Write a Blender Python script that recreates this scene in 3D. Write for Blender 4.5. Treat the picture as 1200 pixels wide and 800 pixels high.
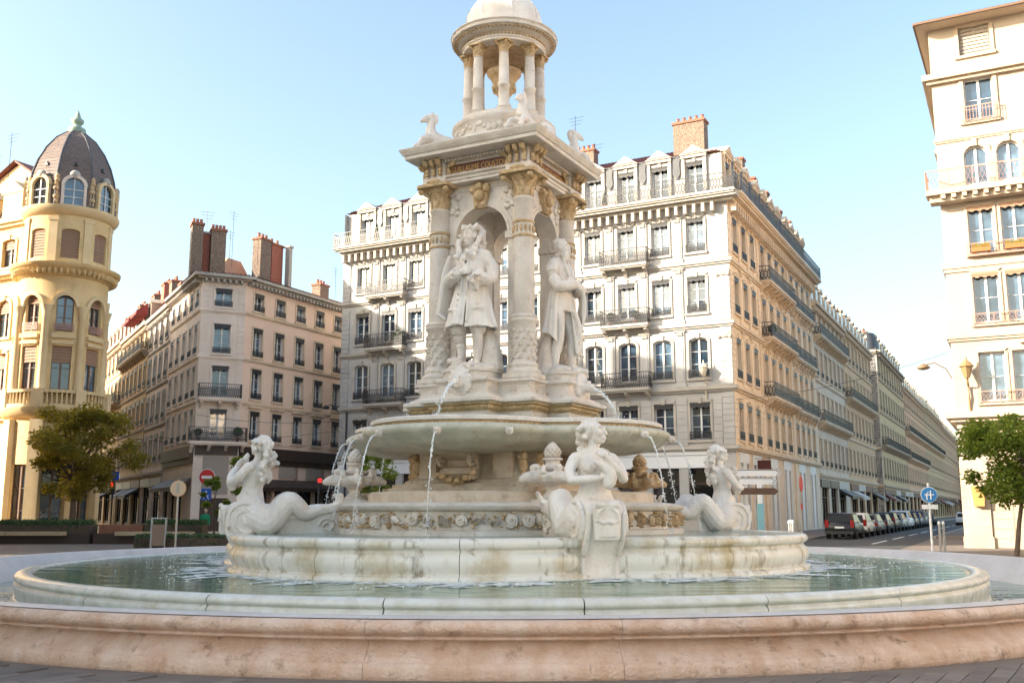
import bpy, bmesh, math, random
from mathutils import Vector, Matrix, noise
for _o in list(bpy.data.objects): bpy.data.objects.remove(_o)
SC = bpy.context.scene; COL = SC.collection
R = math.radians; PI = math.pi; sin = math.sin; cos = math.cos
random.seed(7)
# ------------------------------------------------------------------ camera, sky, sun, exposure
cd = bpy.data.cameras.new('camera'); cam = bpy.data.objects.new('camera', cd); COL.objects.link(cam)
cam.location = (0, 0, 1.7); cam.rotation_euler = (R(90+9.58), 0, 0)
cd.sensor_width = 36; cd.lens = 35; cd.clip_end = 4000; cd.clip_start = .1
SC.camera = cam
SUN_AZ, SUN_EL = R(-76), R(21)          # azimuth 0 = towards the camera (-Y), negative = left
SD = Vector((sin(SUN_AZ)*cos(SUN_EL), -cos(SUN_AZ)*cos(SUN_EL), sin(SUN_EL)))
w = bpy.data.worlds.new('World'); SC.world = w; w.use_nodes = True
nt = w.node_tree; bg = nt.nodes['Background']
sky = nt.nodes.new('ShaderNodeTexSky'); sky.sky_type = 'NISHITA'; sky.sun_disc = False
sky.sun_elevation = SUN_EL; sky.sun_rotation = math.atan2(SD.x, SD.y)
sky.air_density = 1.0; sky.dust_density = 3.5; sky.ozone_density = .8
tint = nt.nodes.new('ShaderNodeMix'); tint.data_type = 'RGBA'; tint.blend_type = 'MULTIPLY'; tint.inputs[0].default_value = 1; tint.inputs[7].default_value = (.97, .985, .91, 1)
nt.links.new(sky.outputs[0], tint.inputs[6]); nt.links.new(tint.outputs[2], bg.inputs[0]); bg.inputs[1].default_value = .14
sl = bpy.data.lights.new('sun', 'SUN'); sl.energy = 3.8; sl.angle = R(.5); sl.color = (1, .88, .72)
so = bpy.data.objects.new('sun', sl); COL.objects.link(so); so.rotation_euler = SD.to_track_quat('Z', 'Y').to_euler(); so.location = (0, 0, 60)
SC.view_settings.view_transform = 'Standard'; SC.view_settings.look = 'None'
SC.view_settings.gamma = 1; SC.view_settings.use_curve_mapping = False
SC.view_settings.exposure = 1.75
SC.cycles.max_bounces = 7; SC.cycles.diffuse_bounces = 4; SC.cycles.glossy_bounces = 3; SC.cycles.transmission_bounces = 4
# ------------------------------------------------------------------ materials
MATS = {}
def mat(name, col, rough=.7, col2=None, scale=3., detail=6., bump=0., bscale=20., metal=0., ior=1.5, rnd=0., stretch=None, col3=None, scale3=1., emit=0, trans=0., spec=.5, thr=(.35,.65), thr3=(.5,.7), joints=None):
    if name in MATS: return MATS[name]
    m = bpy.data.materials.new(name); m.use_nodes = True; n = m.node_tree; N = n.nodes; L = n.links
    p = N['Principled BSDF']; p.inputs['Roughness'].default_value = rough; p.inputs['Metallic'].default_value = metal
    p.inputs['IOR'].default_value = ior; p.inputs['Transmission Weight'].default_value = trans; p.inputs['Specular IOR Level'].default_value = spec
    tc = N.new('ShaderNodeTexCoord'); src = tc.outputs['Object']
    g = N.new('ShaderNodeNewGeometry')
    pos = g.outputs['Position']
    def nz(sc, det, st=None):
        t = N.new('ShaderNodeTexNoise'); t.inputs['Scale'].default_value = sc; t.inputs['Detail'].default_value = det; t.inputs['Roughness'].default_value = .62
        s = pos
        if st:
            mp = N.new('ShaderNodeMapping'); mp.inputs['Scale'].default_value = st; L.new(pos, mp.inputs['Vector']); s = mp.outputs[0]
        L.new(s, t.inputs['Vector']); return t.outputs['Fac']
    def ramp(f, a, b):
        r = N.new('ShaderNodeMapRange'); r.inputs[1].default_value = a; r.inputs[2].default_value = b; L.new(f, r.inputs[0]); return r.outputs[0]
    def mix(f, a, b):
        x = N.new('ShaderNodeMix'); x.data_type = 'RGBA'
        L.new(f, x.inputs[0])
        for k, v in ((6, a), (7, b)):
            if isinstance(v, (tuple, list)): x.inputs[k].default_value = (*v[:3], 1)
            else: L.new(v, x.inputs[k])
        return x.outputs[2]
    c = col
    if col2: c = mix(ramp(nz(scale, detail, stretch), *thr), col, col2)
    if col3: c = mix(ramp(nz(scale3, 8), *thr3), c, col3)
    if rnd:
        oi = N.new('ShaderNodeObjectInfo'); hs = N.new('ShaderNodeHueSaturation')
        mr = N.new('ShaderNodeMapRange'); mr.inputs[3].default_value = 1-rnd; mr.inputs[4].default_value = 1+rnd
        L.new(oi.outputs['Random'], mr.inputs[0]); L.new(mr.outputs[0], hs.inputs['Value'])
        if isinstance(c, (tuple, list)): hs.inputs['Color'].default_value = (*c[:3], 1)
        else: L.new(c, hs.inputs['Color'])
        c = hs.outputs[0]
    if isinstance(c, (tuple, list)): p.inputs['Base Color'].default_value = (*c[:3], 1)
    else: L.new(c, p.inputs['Base Color'])
    if bump:
        b = N.new('ShaderNodeBump'); b.inputs['Strength'].default_value = bump; b.inputs['Distance'].default_value = .05
        L.new(nz(bscale, 6), b.inputs['Height']); L.new(b.outputs[0], p.inputs['Normal'])
    if emit:
        p.inputs['Emission Color'].default_value = (*col[:3], 1); p.inputs['Emission Strength'].default_value = emit
    MATS[name] = m; return m
def glass_mat(name, dark, light, frac=.5, rough=.03, ior=1.9):
    m = bpy.data.materials.new(name); m.use_nodes = True; n = m.node_tree; N = n.nodes; L = n.links
    p = N['Principled BSDF']; p.inputs['Roughness'].default_value = rough; p.inputs['IOR'].default_value = ior
    oi = N.new('ShaderNodeObjectInfo'); r = N.new('ShaderNodeValToRGB')
    r.color_ramp.elements[0].position = frac-.06; r.color_ramp.elements[0].color = (*dark, 1)
    r.color_ramp.elements[1].position = min(1, frac+.3); r.color_ramp.elements[1].color = (*light, 1)
    L.new(oi.outputs['Random'], r.inputs[0])
    g = N.new('ShaderNodeNewGeometry'); t = N.new('ShaderNodeTexNoise'); t.inputs['Scale'].default_value = 1.3; t.inputs['Detail'].default_value = 2
    L.new(g.outputs['Position'], t.inputs['Vector'])
    mr = N.new('ShaderNodeMapRange'); mr.inputs[1].default_value = .35; mr.inputs[2].default_value = .65; mr.inputs[3].default_value = .45; mr.inputs[4].default_value = 1.3
    L.new(t.outputs['Fac'], mr.inputs[0])
    hs = N.new('ShaderNodeHueSaturation'); L.new(r.outputs[0], hs.inputs['Color']); L.new(mr.outputs[0], hs.inputs['Value'])
    L.new(hs.outputs[0], p.inputs['Base Color'])
    b = N.new('ShaderNodeBump'); b.inputs['Strength'].default_value = .06; b.inputs['Distance'].default_value = .02
    t2 = N.new('ShaderNodeTexNoise'); t2.inputs['Scale'].default_value = 2.5; L.new(g.outputs['Position'], t2.inputs['Vector'])
    L.new(t2.outputs['Fac'], b.inputs['Height']); L.new(b.outputs[0], p.inputs['Normal'])
    MATS[name] = m; return m
STONE = mat('fountain_stone', (.76,.70,.635), .6, (.63,.55,.47), 2.2, 10, .5, 14, col3=(.40,.28,.18), scale3=5., thr3=(.58,.78))
MARBLE = mat('white_marble', (.84,.79,.74), .5, (.72,.65,.58), 2.4, 10, .45, 20, stretch=(1.3,1.3,.45), col3=(.48,.37,.27), scale3=6, thr3=(.6,.8))
BOWLST = mat('bowl_stone', (.60,.575,.48), .5, (.44,.43,.33), 2.4, 10, .4, 16, col3=(.36,.27,.15), scale3=3.5, thr3=(.56,.78))
PIERST = mat('pier_stone', (.64,.545,.44), .6, (.50,.40,.29), 2.4, 10, .4, 16, col3=(.32,.22,.13), scale3=3.5, thr3=(.55,.78))
CARVED = mat('carved_stone', (.68,.51,.31), .65, (.50,.34,.17), 3.5, 8, .5, 22, col3=(.34,.22,.11), scale3=8., thr3=(.5,.75))  # ochre is partly age, partly warm bounce light put into the colour
OCHRE = mat('ochre_stone', (.66,.50,.32), .65, (.54,.37,.20), 4., 8, .5, 25, col3=(.33,.19,.08), scale3=9, thr3=(.52,.75))  # stronger ochre: ageing and bounce warmth mixed into one colour
PINK = mat('basin_stone_bounce_pink', (.76,.58,.48), .5, (.62,.40,.28), 2.2, 12, .8, 26, rnd=.07, col3=(.30,.17,.10), scale3=4.5, thr3=(.57,.74), stretch=(1.6,1.6,.5), thr=(.38,.64))  # pink of the outer faces is warm bounce light put into the colour
WETPALE = mat('wet_pale_stone', (.74,.71,.64), .18, (.22,.16,.085), 5.5, 10, .22, 16, stretch=(1.1,1.1,.10), col3=(.47,.36,.19), scale3=1.1, thr3=(.5,.72), thr=(.53,.72))
LINING = mat('basin_lining', (.60,.55,.53), .45, (.50,.45,.43), 1.5, 8, .15, 20, col3=(.40,.36,.32), scale3=2.2, thr3=(.58,.85))
RIMPALE = mat('pale_rim_stone', (.70,.69,.65), .22, (.55,.52,.44), 4, 8, .2, 12, col3=(.42,.34,.2), scale3=3, thr3=(.6,.8))
def water_mat(name, col, col2, foam=(0,0), sc=(1.5,5.5,1)):
    m = bpy.data.materials.new(name); m.use_nodes = True; n = m.node_tree; N = n.nodes; L = n.links
    p = N['Principled BSDF']; p.inputs['Roughness'].default_value = .06; p.inputs['IOR'].default_value = 1.33
    g = N.new('ShaderNodeNewGeometry'); mp = N.new('ShaderNodeMapping'); mp.inputs['Scale'].default_value = sc; L.new(g.outputs['Position'], mp.inputs['Vector'])
    t = N.new('ShaderNodeTexNoise'); t.inputs['Scale'].default_value = 1.6; t.inputs['Detail'].default_value = 5; L.new(mp.outputs[0], t.inputs['Vector'])
    b = N.new('ShaderNodeBump'); b.inputs['Strength'].default_value = .8; b.inputs['Distance'].default_value = .06; L.new(t.outputs['Fac'], b.inputs['Height']); L.new(b.outputs[0], p.inputs['Normal'])
    x = N.new('ShaderNodeMix'); x.data_type = 'RGBA'; x.inputs[6].default_value = (*col, 1); x.inputs[7].default_value = (*col2, 1)
    t2 = N.new('ShaderNodeTexNoise'); t2.inputs['Scale'].default_value = .7; L.new(g.outputs['Position'], t2.inputs['Vector'])
    L.new(t2.outputs['Fac'], x.inputs[0]); L.new(x.outputs[2], p.inputs['Base Color'])
    MATS[name] = m; return m
WATER = water_mat('pool_water', (.055,.15,.085), (.13,.25,.17), sc=(.42,1.15,1))
WATER2 = water_mat('upper_water', (.16,.22,.19), (.22,.28,.24))
FOAM = mat('foam', (.86,.9,.9), .35, bump=.6, bscale=30)
JET = mat('falling_water', (.93,.96,.97), .15, trans=.2, ior=1.33)
GREYROOF = mat('zinc', (.085,.092,.105), .5, (.06,.065,.075), 1.5, 6)
SLATE = mat('slate', (.21,.155,.135), .6, (.14,.105,.095), 6, 6, .3, 40)
TILE = mat('red_roof_tile', (.25,.085,.06), .75, (.16,.06,.045), 5, 6, .4, 25)
BRICK = mat('chimney_rubble', (.27,.205,.16), .9, (.14,.10,.08), 11, 2, .7, 11, thr=(.4,.6))
REDBRICK = mat('red_chimney', (.36,.14,.10), .85, (.33,.10,.07), 6, 4, .3, 20)
POT = mat('clay_pot', (.30,.115,.07), .8)
IRON = mat('wrought_iron', (.028,.028,.033), .45)
PALEIRON = mat('rust_pink_iron', (.42,.24,.19), .5)
STEEL = mat('grey_steel', (.42,.43,.43), .35, metal=.6)
WHITEP = mat('white_paint', (.74,.75,.77), .5)
FRAME = mat('window_paint', (.62,.63,.64), .5)
FRAMEB = mat('brown_frame', (.16,.095,.06), .5)
SHUT = mat('grey_blind', (.36,.31,.27), .7)
SHUTB = mat('brown_blind', (.33,.2,.13), .7)
GLASS = glass_mat('window_glass', (.02,.045,.075), (.10,.17,.25), .5, ior=2.15)  # blue of the reflected sky is put into the pane colour
CARGLASS = mat('car_glass', (.012,.013,.015), .08, ior=1.3)
GLASSD = glass_mat('dark_glass', (.01,.011,.012), (.06,.06,.06), .6, ior=1.7)
SHOP = mat('dark_shopfront', (.035,.02,.015), .5, (.055,.03,.02), 2)
ASPHALT = mat('asphalt', (.05,.05,.054), .85, (.065,.064,.064), 3, 8, .15, 40)
PAVE = mat('plaza_paving', (.20,.165,.14), .8, (.16,.13,.115), 2, 8, .2, 30)
PAVER = mat('paver', (.20,.165,.145), .75, (.145,.12,.105), 3, 8, .3, 40, rnd=.22)
KERB = mat('kerb_stone', (.34,.32,.30), .8)
def leaf_mat(name, c1, c2, tr):
    m = mat(name, c1, .5, c2, 1.1, 3, spec=.35); n = m.node_tree; N = n.nodes; L = n.links; p = N['Principled BSDF']; o = N['Material Output']
    t = N.new('ShaderNodeBsdfTranslucent'); t.inputs[0].default_value = (*tr, 1); x = N.new('ShaderNodeMixShader'); x.inputs[0].default_value = .45
    L.new(p.outputs[0], x.inputs[1]); L.new(t.outputs[0], x.inputs[2]); L.new(x.outputs[0], o.inputs[0]); return m
LEAF = leaf_mat('leaf', (.15,.135,.02), (.09,.095,.015), (.46,.36,.03)); LEAF2 = leaf_mat('green_leaf', (.12,.18,.025), (.07,.12,.015), (.34,.38,.04))  # first leaf yellowed: golden flare backlight put into its colour; second simply greener
BARK = mat('bark', (.12,.085,.06), .9, (.08,.055,.04), 8)
HEDGE = mat('hedge_leaf', (.05,.10,.025), .6, (.035,.075,.02), 5)
# ------------------------------------------------------------------ helpers
class MB:
    def __init__(s, M=None): s.v = []; s.f = []; s.M = M or Matrix()
    def add(s, vs, fs):
        b = len(s.v); M = s.M
        s.v += [M @ Vector(p) for p in vs]; s.f += [[b+i for i in f] for f in fs]
    def box(s, x0, x1, y0, y1, z0, z1):
        s.add([(x0,y0,z0),(x1,y0,z0),(x1,y1,z0),(x0,y1,z0),(x0,y0,z1),(x1,y0,z1),(x1,y1,z1),(x0,y1,z1)],
              [(0,3,2,1),(4,5,6,7),(0,1,5,4),(1,2,6,5),(2,3,7,6),(3,0,4,7)])
    def lathe(s, prof, n=24, c=(0,0), a0=0, a1=2*PI, flute=0, sx=1, sy=1):
        full = abs(a1-a0-2*PI) < 1e-6; m = n if full else n+1; vs = []
        for r, z in prof:
            for i in range(m):
                a = a0+(a1-a0)*i/n; q = r*(1+flute*cos(i*PI)) if flute else r
                vs.append((c[0]+sx*q*cos(a), c[1]+sy*q*sin(a), z))
        fs = []
        for j in range(len(prof)-1):
            for i in range(n):
                k = (i+1) % m; fs.append((j*m+i, j*m+k, (j+1)*m+k, (j+1)*m+i))
        if full:
            if prof[0][0] > 1e-4: fs.append(tuple(range(m))[::-1])
            if prof[-1][0] > 1e-4: fs.append(tuple((len(prof)-1)*m+i for i in range(m)))
        else:
            fs.append(tuple(j*m for j in range(len(prof)))); fs.append(tuple(j*m+m-1 for j in range(len(prof)))[::-1])
        s.add(vs, fs)
    def rings(s, rings, cap=True, closed=True):
        n = len(rings[0]); vs = [p for r in rings for p in r]; fs = []
        for j in range(len(rings)-1):
            for i in range(n if closed else n-1):
                k = (i+1) % n; fs.append((j*n+i, j*n+k, (j+1)*n+k, (j+1)*n+i))
        if cap and closed: fs.append(tuple(range(n))[::-1]); fs.append(tuple((len(rings)-1)*n+i for i in range(n)))
        s.add(vs, fs)
    def tube(s, pts, rad, n=6, cap=True):
        pts = [Vector(p) for p in pts]; rs = []
        for i, p in enumerate(pts):
            d = (pts[min(i+1, len(pts)-1)]-pts[max(i-1, 0)]).normalized()
            up = Vector((0,0,1)) if abs(d.z) < .9 else Vector((1,0,0))
            a = d.cross(up).normalized(); b = a.cross(d)
            r = rad[i] if isinstance(rad, (list, tuple)) else rad
            rs.append([p+a*(r*cos(t*2*PI/n))+b*(r*sin(t*2*PI/n)) for t in range(n)])
        s.rings(rs, cap)
    def bar(s, p, q, t, t2=None): s.tube([p, q], t*.7, 4)
    def prism(s, poly, a, b, ax='z'):
        n = len(poly)
        def P(x, y, h): return {'z': (x,y,h), 'y': (x,h,y), 'x': (h,x,y)}[ax]
        s.add([P(x,y,a) for x,y in poly]+[P(x,y,b) for x,y in poly], [tuple(range(n))[::-1], tuple(range(n,2*n))]+[(i,(i+1)%n,n+(i+1)%n,n+i) for i in range(n)])
    def ball(s, c, r, n=8, m=5):
        rx, ry, rz = r if isinstance(r, (tuple, list)) else (r, r, r); vs = [(c[0],c[1],c[2]-rz)]; fs = []
        for j in range(1, m):
            t = -PI/2+PI*j/m
            for i in range(n): a = 2*PI*i/n; vs.append((c[0]+rx*cos(t)*cos(a), c[1]+ry*cos(t)*sin(a), c[2]+rz*sin(t)))
        vs.append((c[0],c[1],c[2]+rz)); T = len(vs)-1
        for i in range(n):
            k = (i+1) % n; fs.append((0, 1+k, 1+i)); fs.append((T, 1+(m-2)*n+i, 1+(m-2)*n+k))
            for j in range(m-2): fs.append((1+j*n+i, 1+j*n+k, 1+(j+1)*n+k, 1+(j+1)*n+i))
        s.add(vs, fs)
    def mesh(s, name, m, smooth=False, fix=True):
        me = bpy.data.meshes.new(name); me.from_pydata(s.v, [], s.f)
        if fix:
            bm = bmesh.new(); bm.from_mesh(me); bmesh.ops.recalc_face_normals(bm, faces=bm.faces); bm.to_mesh(me); bm.free()
        me.materials.append(m)
        if smooth: me.shade_smooth(); 
        if smooth and smooth != 2:
            try: me.set_sharp_from_angle(angle=R(58))
            except Exception: pass
        me.update(); return me
    def build(s, name, m, parent=None, smooth=False, M=None, fix=True):
        return put(name, s.mesh(name, m, smooth, fix), parent, M)
def chaikin(p, k=1):
    for _ in range(k):
        q = []
        for i in range(len(p)):
            a, c = p[i], p[(i+1) % len(p)]; q += [(a[0]*.75+c[0]*.25, a[1]*.75+c[1]*.25), (a[0]*.25+c[0]*.75, a[1]*.25+c[1]*.75)]
        p = q
    return p
def put(name, me, parent=None, M=None):
    o = bpy.data.objects.new(name, me); COL.objects.link(o)
    if parent is not None: o.parent = parent
    if M is not None: o.matrix_basis = M
    return o
def tag(o, label=None, cat=None, group=None, kind=None):
    if label: o['label'] = label
    if cat: o['category'] = cat
    if group: o['group'] = group
    if kind: o['kind'] = kind
    return o
def thing(name, label, cat, loc=(0,0,0), rot=0, group=None):
    o = bpy.data.objects.new(name, None); COL.objects.link(o); o.location = loc; o.rotation_euler = (0,0,rot); o.empty_display_size = .3
    return tag(o, label, cat, group)
KIDS = {}
def copy_tree(o, parent=None):
    c = o.copy(); COL.objects.link(c)
    if parent is not None: c.parent = parent
    for ch in list(o.children): copy_tree(ch, c)
    return c
def T(x, y, z=0): return Matrix.Translation((x, y, z))
def RZ(a): return Matrix.Rotation(a, 4, 'Z')
def RX(a): return Matrix.Rotation(a, 4, 'X')
def RY(a): return Matrix.Rotation(a, 4, 'Y')
def SCL(a, b, c): return Matrix.Diagonal((a, b, c, 1))
# ------------------------------------------------------------------ ground
g = MB(); g.add([(-900,-300,0),(900,-300,0),(900,1600,0),(-900,1600,0)], [(0,1,2,3)])
ground = tag(g.build('ground', PAVE, fix=False), kind='structure')
D1 = Vector((.8826,-.470,0)); D2 = Vector((.452,.892,0)); N2 = Vector((.892,-.452,0))
CORN = Vector((13.45, 60.0, 0))
def on_street(s, t): return CORN + D2*s + N2*t
def strip(name, m, s0, s1, t0, t1, z):
    b = MB(); b.add([(*on_street(s0,t0)[:2],z),(*on_street(s0,t1)[:2],z),(*on_street(s1,t1)[:2],z),(*on_street(s1,t0)[:2],z)], [(0,1,2,3)])
    return tag(b.build(name, m, fix=True), kind='structure')
strip('road', ASPHALT, -16, 420, 3.9, 10.2, .006)
ML = T(*on_street(-8, 0)) @ RZ(math.atan2(D2.y, D2.x))
b = MB(ML); b.box(4, 420, -3.9, 0, 0, .12); tag(b.build('pavement', PAVE), kind='structure')
b = MB(ML); b.box(4, 420, -4.05, -3.903, 0, .135); tag(b.build('kerb', KERB), kind='structure')
b = MB(ML); b.box(14, 420, -12.7, -10.3, 0, .12); tag(b.build('pavement', PAVE), kind='structure')
b = MB(ML); b.box(14, 420, -10.297, -10.15, 0, .135); tag(b.build('kerb', KERB), kind='structure')
b = MB(ML)
for k in range(0, 30): b.add([(2+k*9, -8.3, .011), (8+k*9, -8.3, .011), (8+k*9, -8.15, .011), (2+k*9, -8.15, .011)], [(0,1,2,3)])
mk = tag(b.build('road_marking', WHITEP, fix=True), kind='structure')
# ================================================================== BUILDINGS
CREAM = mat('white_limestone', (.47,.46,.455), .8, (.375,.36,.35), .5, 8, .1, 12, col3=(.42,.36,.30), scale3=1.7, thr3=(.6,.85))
PEACHS = mat('bounce_warm_limestone', (.84,.69,.53), .8, (.74,.58,.42), .5, 8, .1, 12, col3=(.40,.31,.23), scale3=1.7, thr3=(.6,.85))  # street side of the white building: warm bounce glow put into the colour
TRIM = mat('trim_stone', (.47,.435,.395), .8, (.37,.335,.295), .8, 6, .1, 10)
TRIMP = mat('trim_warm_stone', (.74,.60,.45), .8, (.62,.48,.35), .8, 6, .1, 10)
PEACH = mat('peach_render', (.86,.66,.54), .85, (.80,.59,.47), .35, 6, .05, 10)
GREYST = mat('grey_limestone', (.80,.69,.61), .85, (.69,.58,.50), .7, 7, .1, 10)
OCHREW = mat('ochre_limestone', (.70,.53,.31), .8, (.60,.44,.24), .6, 7, .1, 10)
TOWERW = mat('flare_gold_limestone', (.74,.56,.30), .8, (.62,.45,.22), .6, 9, .2, 10, col3=(.45,.31,.15), scale3=1.4, thr3=(.55,.8)); TOWERT = mat('flare_gold_trim', (.76,.60,.36), .8, (.66,.50,.28), .8)  # pale ochre stone pushed golden, flare glow put into the colour
PALE = mat('pale_render', (.445,.38,.325), .85, (.40,.335,.28), .4, 6, .04, 10)
PALET = mat('pale_trim', (.50,.41,.32), .8, (.42,.34,.255), .8)
TANW = mat('tan_limestone', (.74,.52,.33), .85, (.63,.42,.25), .6, 6, .1)
ROSEW = mat('rose_render', (.64,.42,.31), .85, (.55,.35,.25), .6, 6, .1)
BROWNW = mat('brown_stone', (.34,.25,.19), .85, (.28,.2,.15), .6, 6, .1)
SHOPCOL = [SHOP, mat('shop_white', (.5,.48,.45), .5), mat('shop_maroon', (.12,.03,.025), .5), mat('shop_black', (.02,.02,.022), .4), mat('shop_brown', (.13,.075,.045), .5)]
_WM = {}
def arc_pts(w, h, rise, n=8):
    if rise <= 0: return [(-w/2,h),(w/2,h)]
    r = (w*w/4+rise*rise)/(2*rise); a = math.asin(min(1, w/2/r)); cz = h-r
    return [(r*sin(-a+2*a*i/n), cz+r*cos(-a+2*a*i/n)) for i in range(n+1)]
def win_meshes(w, h, rise, st):
    key = (round(w,2), round(h,2), round(rise,2), st)
    if key in _WM: return _WM[key]
    frm, bars, val, blind, guard, surr, gl, smat = st
    FM = {'w': FRAME, 'b': FRAMEB}[frm]; out = []
    b = MB(); y0, y1 = .17, .24; hs = h-rise
    b.box(-w/2, -w/2+.07, y0, y1, 0, hs); b.box(w/2-.07, w/2, y0, y1, 0, hs); b.box(-w/2+.07, w/2-.07, y0, y1, 0, .12)
    b.box(-.055, .055, y0-.02, y1, .12, h-.07)
    ap = arc_pts(w, h, rise)
    for p, q in zip(ap[:-1], ap[1:]): b.add([(p[0],y0,p[1]-.1),(q[0],y0,q[1]-.1),(q[0],y0,q[1]),(p[0],y0,p[1])], [(0,1,2,3)])
    for k in range(bars): zz = .12+(h-.2)*(k+1)/(bars+1); b.box(-w/2+.07, -.055, y0+.01, y1, zz-.014, zz+.014); b.box(.055, w/2-.07, y0+.01, y1, zz-.014, zz+.014)
    out.append(('window', b.mesh('window', FM)))
    b = MB(); pl = [(-w/2,0),(w/2,0)]+ap[::-1]; b.add([(x,.225,z) for x,z in pl], [tuple(range(len(pl)))])
    out.append(('pane', b.mesh('pane', {'g': GLASS, 'd': GLASSD}[gl], fix=False)))
    if blind > 0:
        b = MB(); n = max(3, int(blind*h/.16)); zt = h-.02
        for k in range(n): za = zt-(k+1)*blind*h/n; b.add([(-w/2+.03,.09,za),(w/2-.03,.09,za),(w/2-.03,.135,za+blind*h/n),(-w/2+.03,.135,za+blind*h/n)], [(0,1,2,3)])
        out.append(('blind', b.mesh('blind', SHUT if frm == 'w' else SHUTB, fix=False)))
    if val:
        b = MB(); n = 7; d = .30 if val == 1 else .2
        for i in range(n):
            xa = -w/2-.03+(w+.06)*i/n; xb = -w/2-.03+(w+.06)*(i+1)/n; zt = h-.02+(.10*(1-((i+.5)/n*2-1)**2)); zb = h-d-.05*(i % 2)
            b.box(xa, xb, -.06, -.03, zb, zt)
        b.box(-w/2-.06, w/2+.06, -.085, -.062, h-.12, h-.06)
        out.append(('valance', b.mesh('valance', IRON if val == 1 else SHUTB)))
    if guard > 0:
        b = MB(); rail(b, -w/2-.06, w/2+.06, -.1, 0.02, guard, .11); out.append(('guard_rail', b.mesh('guard_rail', IRON if frm == 'w' else PALEIRON)))
    if surr > 0:
        b = MB(); s = surr; t = .07
        b.box(-w/2-s, -w/2-.003, -t, .02, 0, hs+.0); b.box(w/2+.003, w/2+s, -t, .02, 0, hs)
        ao = [(x*(1+2*s/w), z+s) if rise > 0 else (x+(s if x > 0 else -s), z+s) for x, z in ap]
        if rise > 0: ao[0] = (-w/2-s, hs); ao[-1] = (w/2+s, hs)
        for i in range(len(ap)-1):
            p, q, P, Q = ap[i], ap[i+1], ao[i], ao[i+1]
            z_ = .003
            b.add([(p[0],-t,p[1]+z_),(q[0],-t,q[1]+z_),(Q[0],-t,Q[1]),(P[0],-t,P[1]),(P[0],.02,P[1]),(Q[0],.02,Q[1]),(q[0],.02,q[1]+z_),(p[0],.02,p[1]+z_)], [(0,1,2,3),(3,2,5,4),(0,7,6,1)])
        b.box(-w/2-s-.05, w/2+s+.05, -.13, .02, -.14, -.004)
        if s >= .16: b.box(-.11, .11, -.13, -.02, h-.05, h+s+.1)
        out.append(('surround', b.mesh('surround', smat)))
    _WM[key] = out; return out
def rail(b, x0, x1, y, z, h, sp=.13, curls=True):
    b.box(x0, x1, y-.022, y+.022, z+h-.045, z+h); b.box(x0, x1, y-.015, y+.015, z+.06, z+.09); 
    b.box(x0, x1, y-.012, y+.012, z+h*.72, z+h*.72+.025)
    n = max(2, int((x1-x0)/sp))
    for i in range(n+1):
        x = x0+.012+(x1-x0-.024)*i/n; b.box(x-.011, x+.011, y-.01, y+.01, z, z+h-.05)
        if curls and i < n:
            d = (x1-x0)/n; xm = x+d/2; zm = z+h*.4
            for sx in (-1, 1): b.add([(xm-sx*d/2,y,zm-h*.28),(xm+sx*d*.1,y,zm),(xm+sx*d*.3,y,zm),(xm-sx*d*.2,y,zm-h*.28)], [(0,1,2,3)]); b.add([(xm-sx*d/2,y,zm+h*.28),(xm+sx*d*.1,y,zm),(xm+sx*d*.3,y,zm),(xm-sx*d*.2,y,zm+h*.28)], [(3,2,1,0)])
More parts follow.
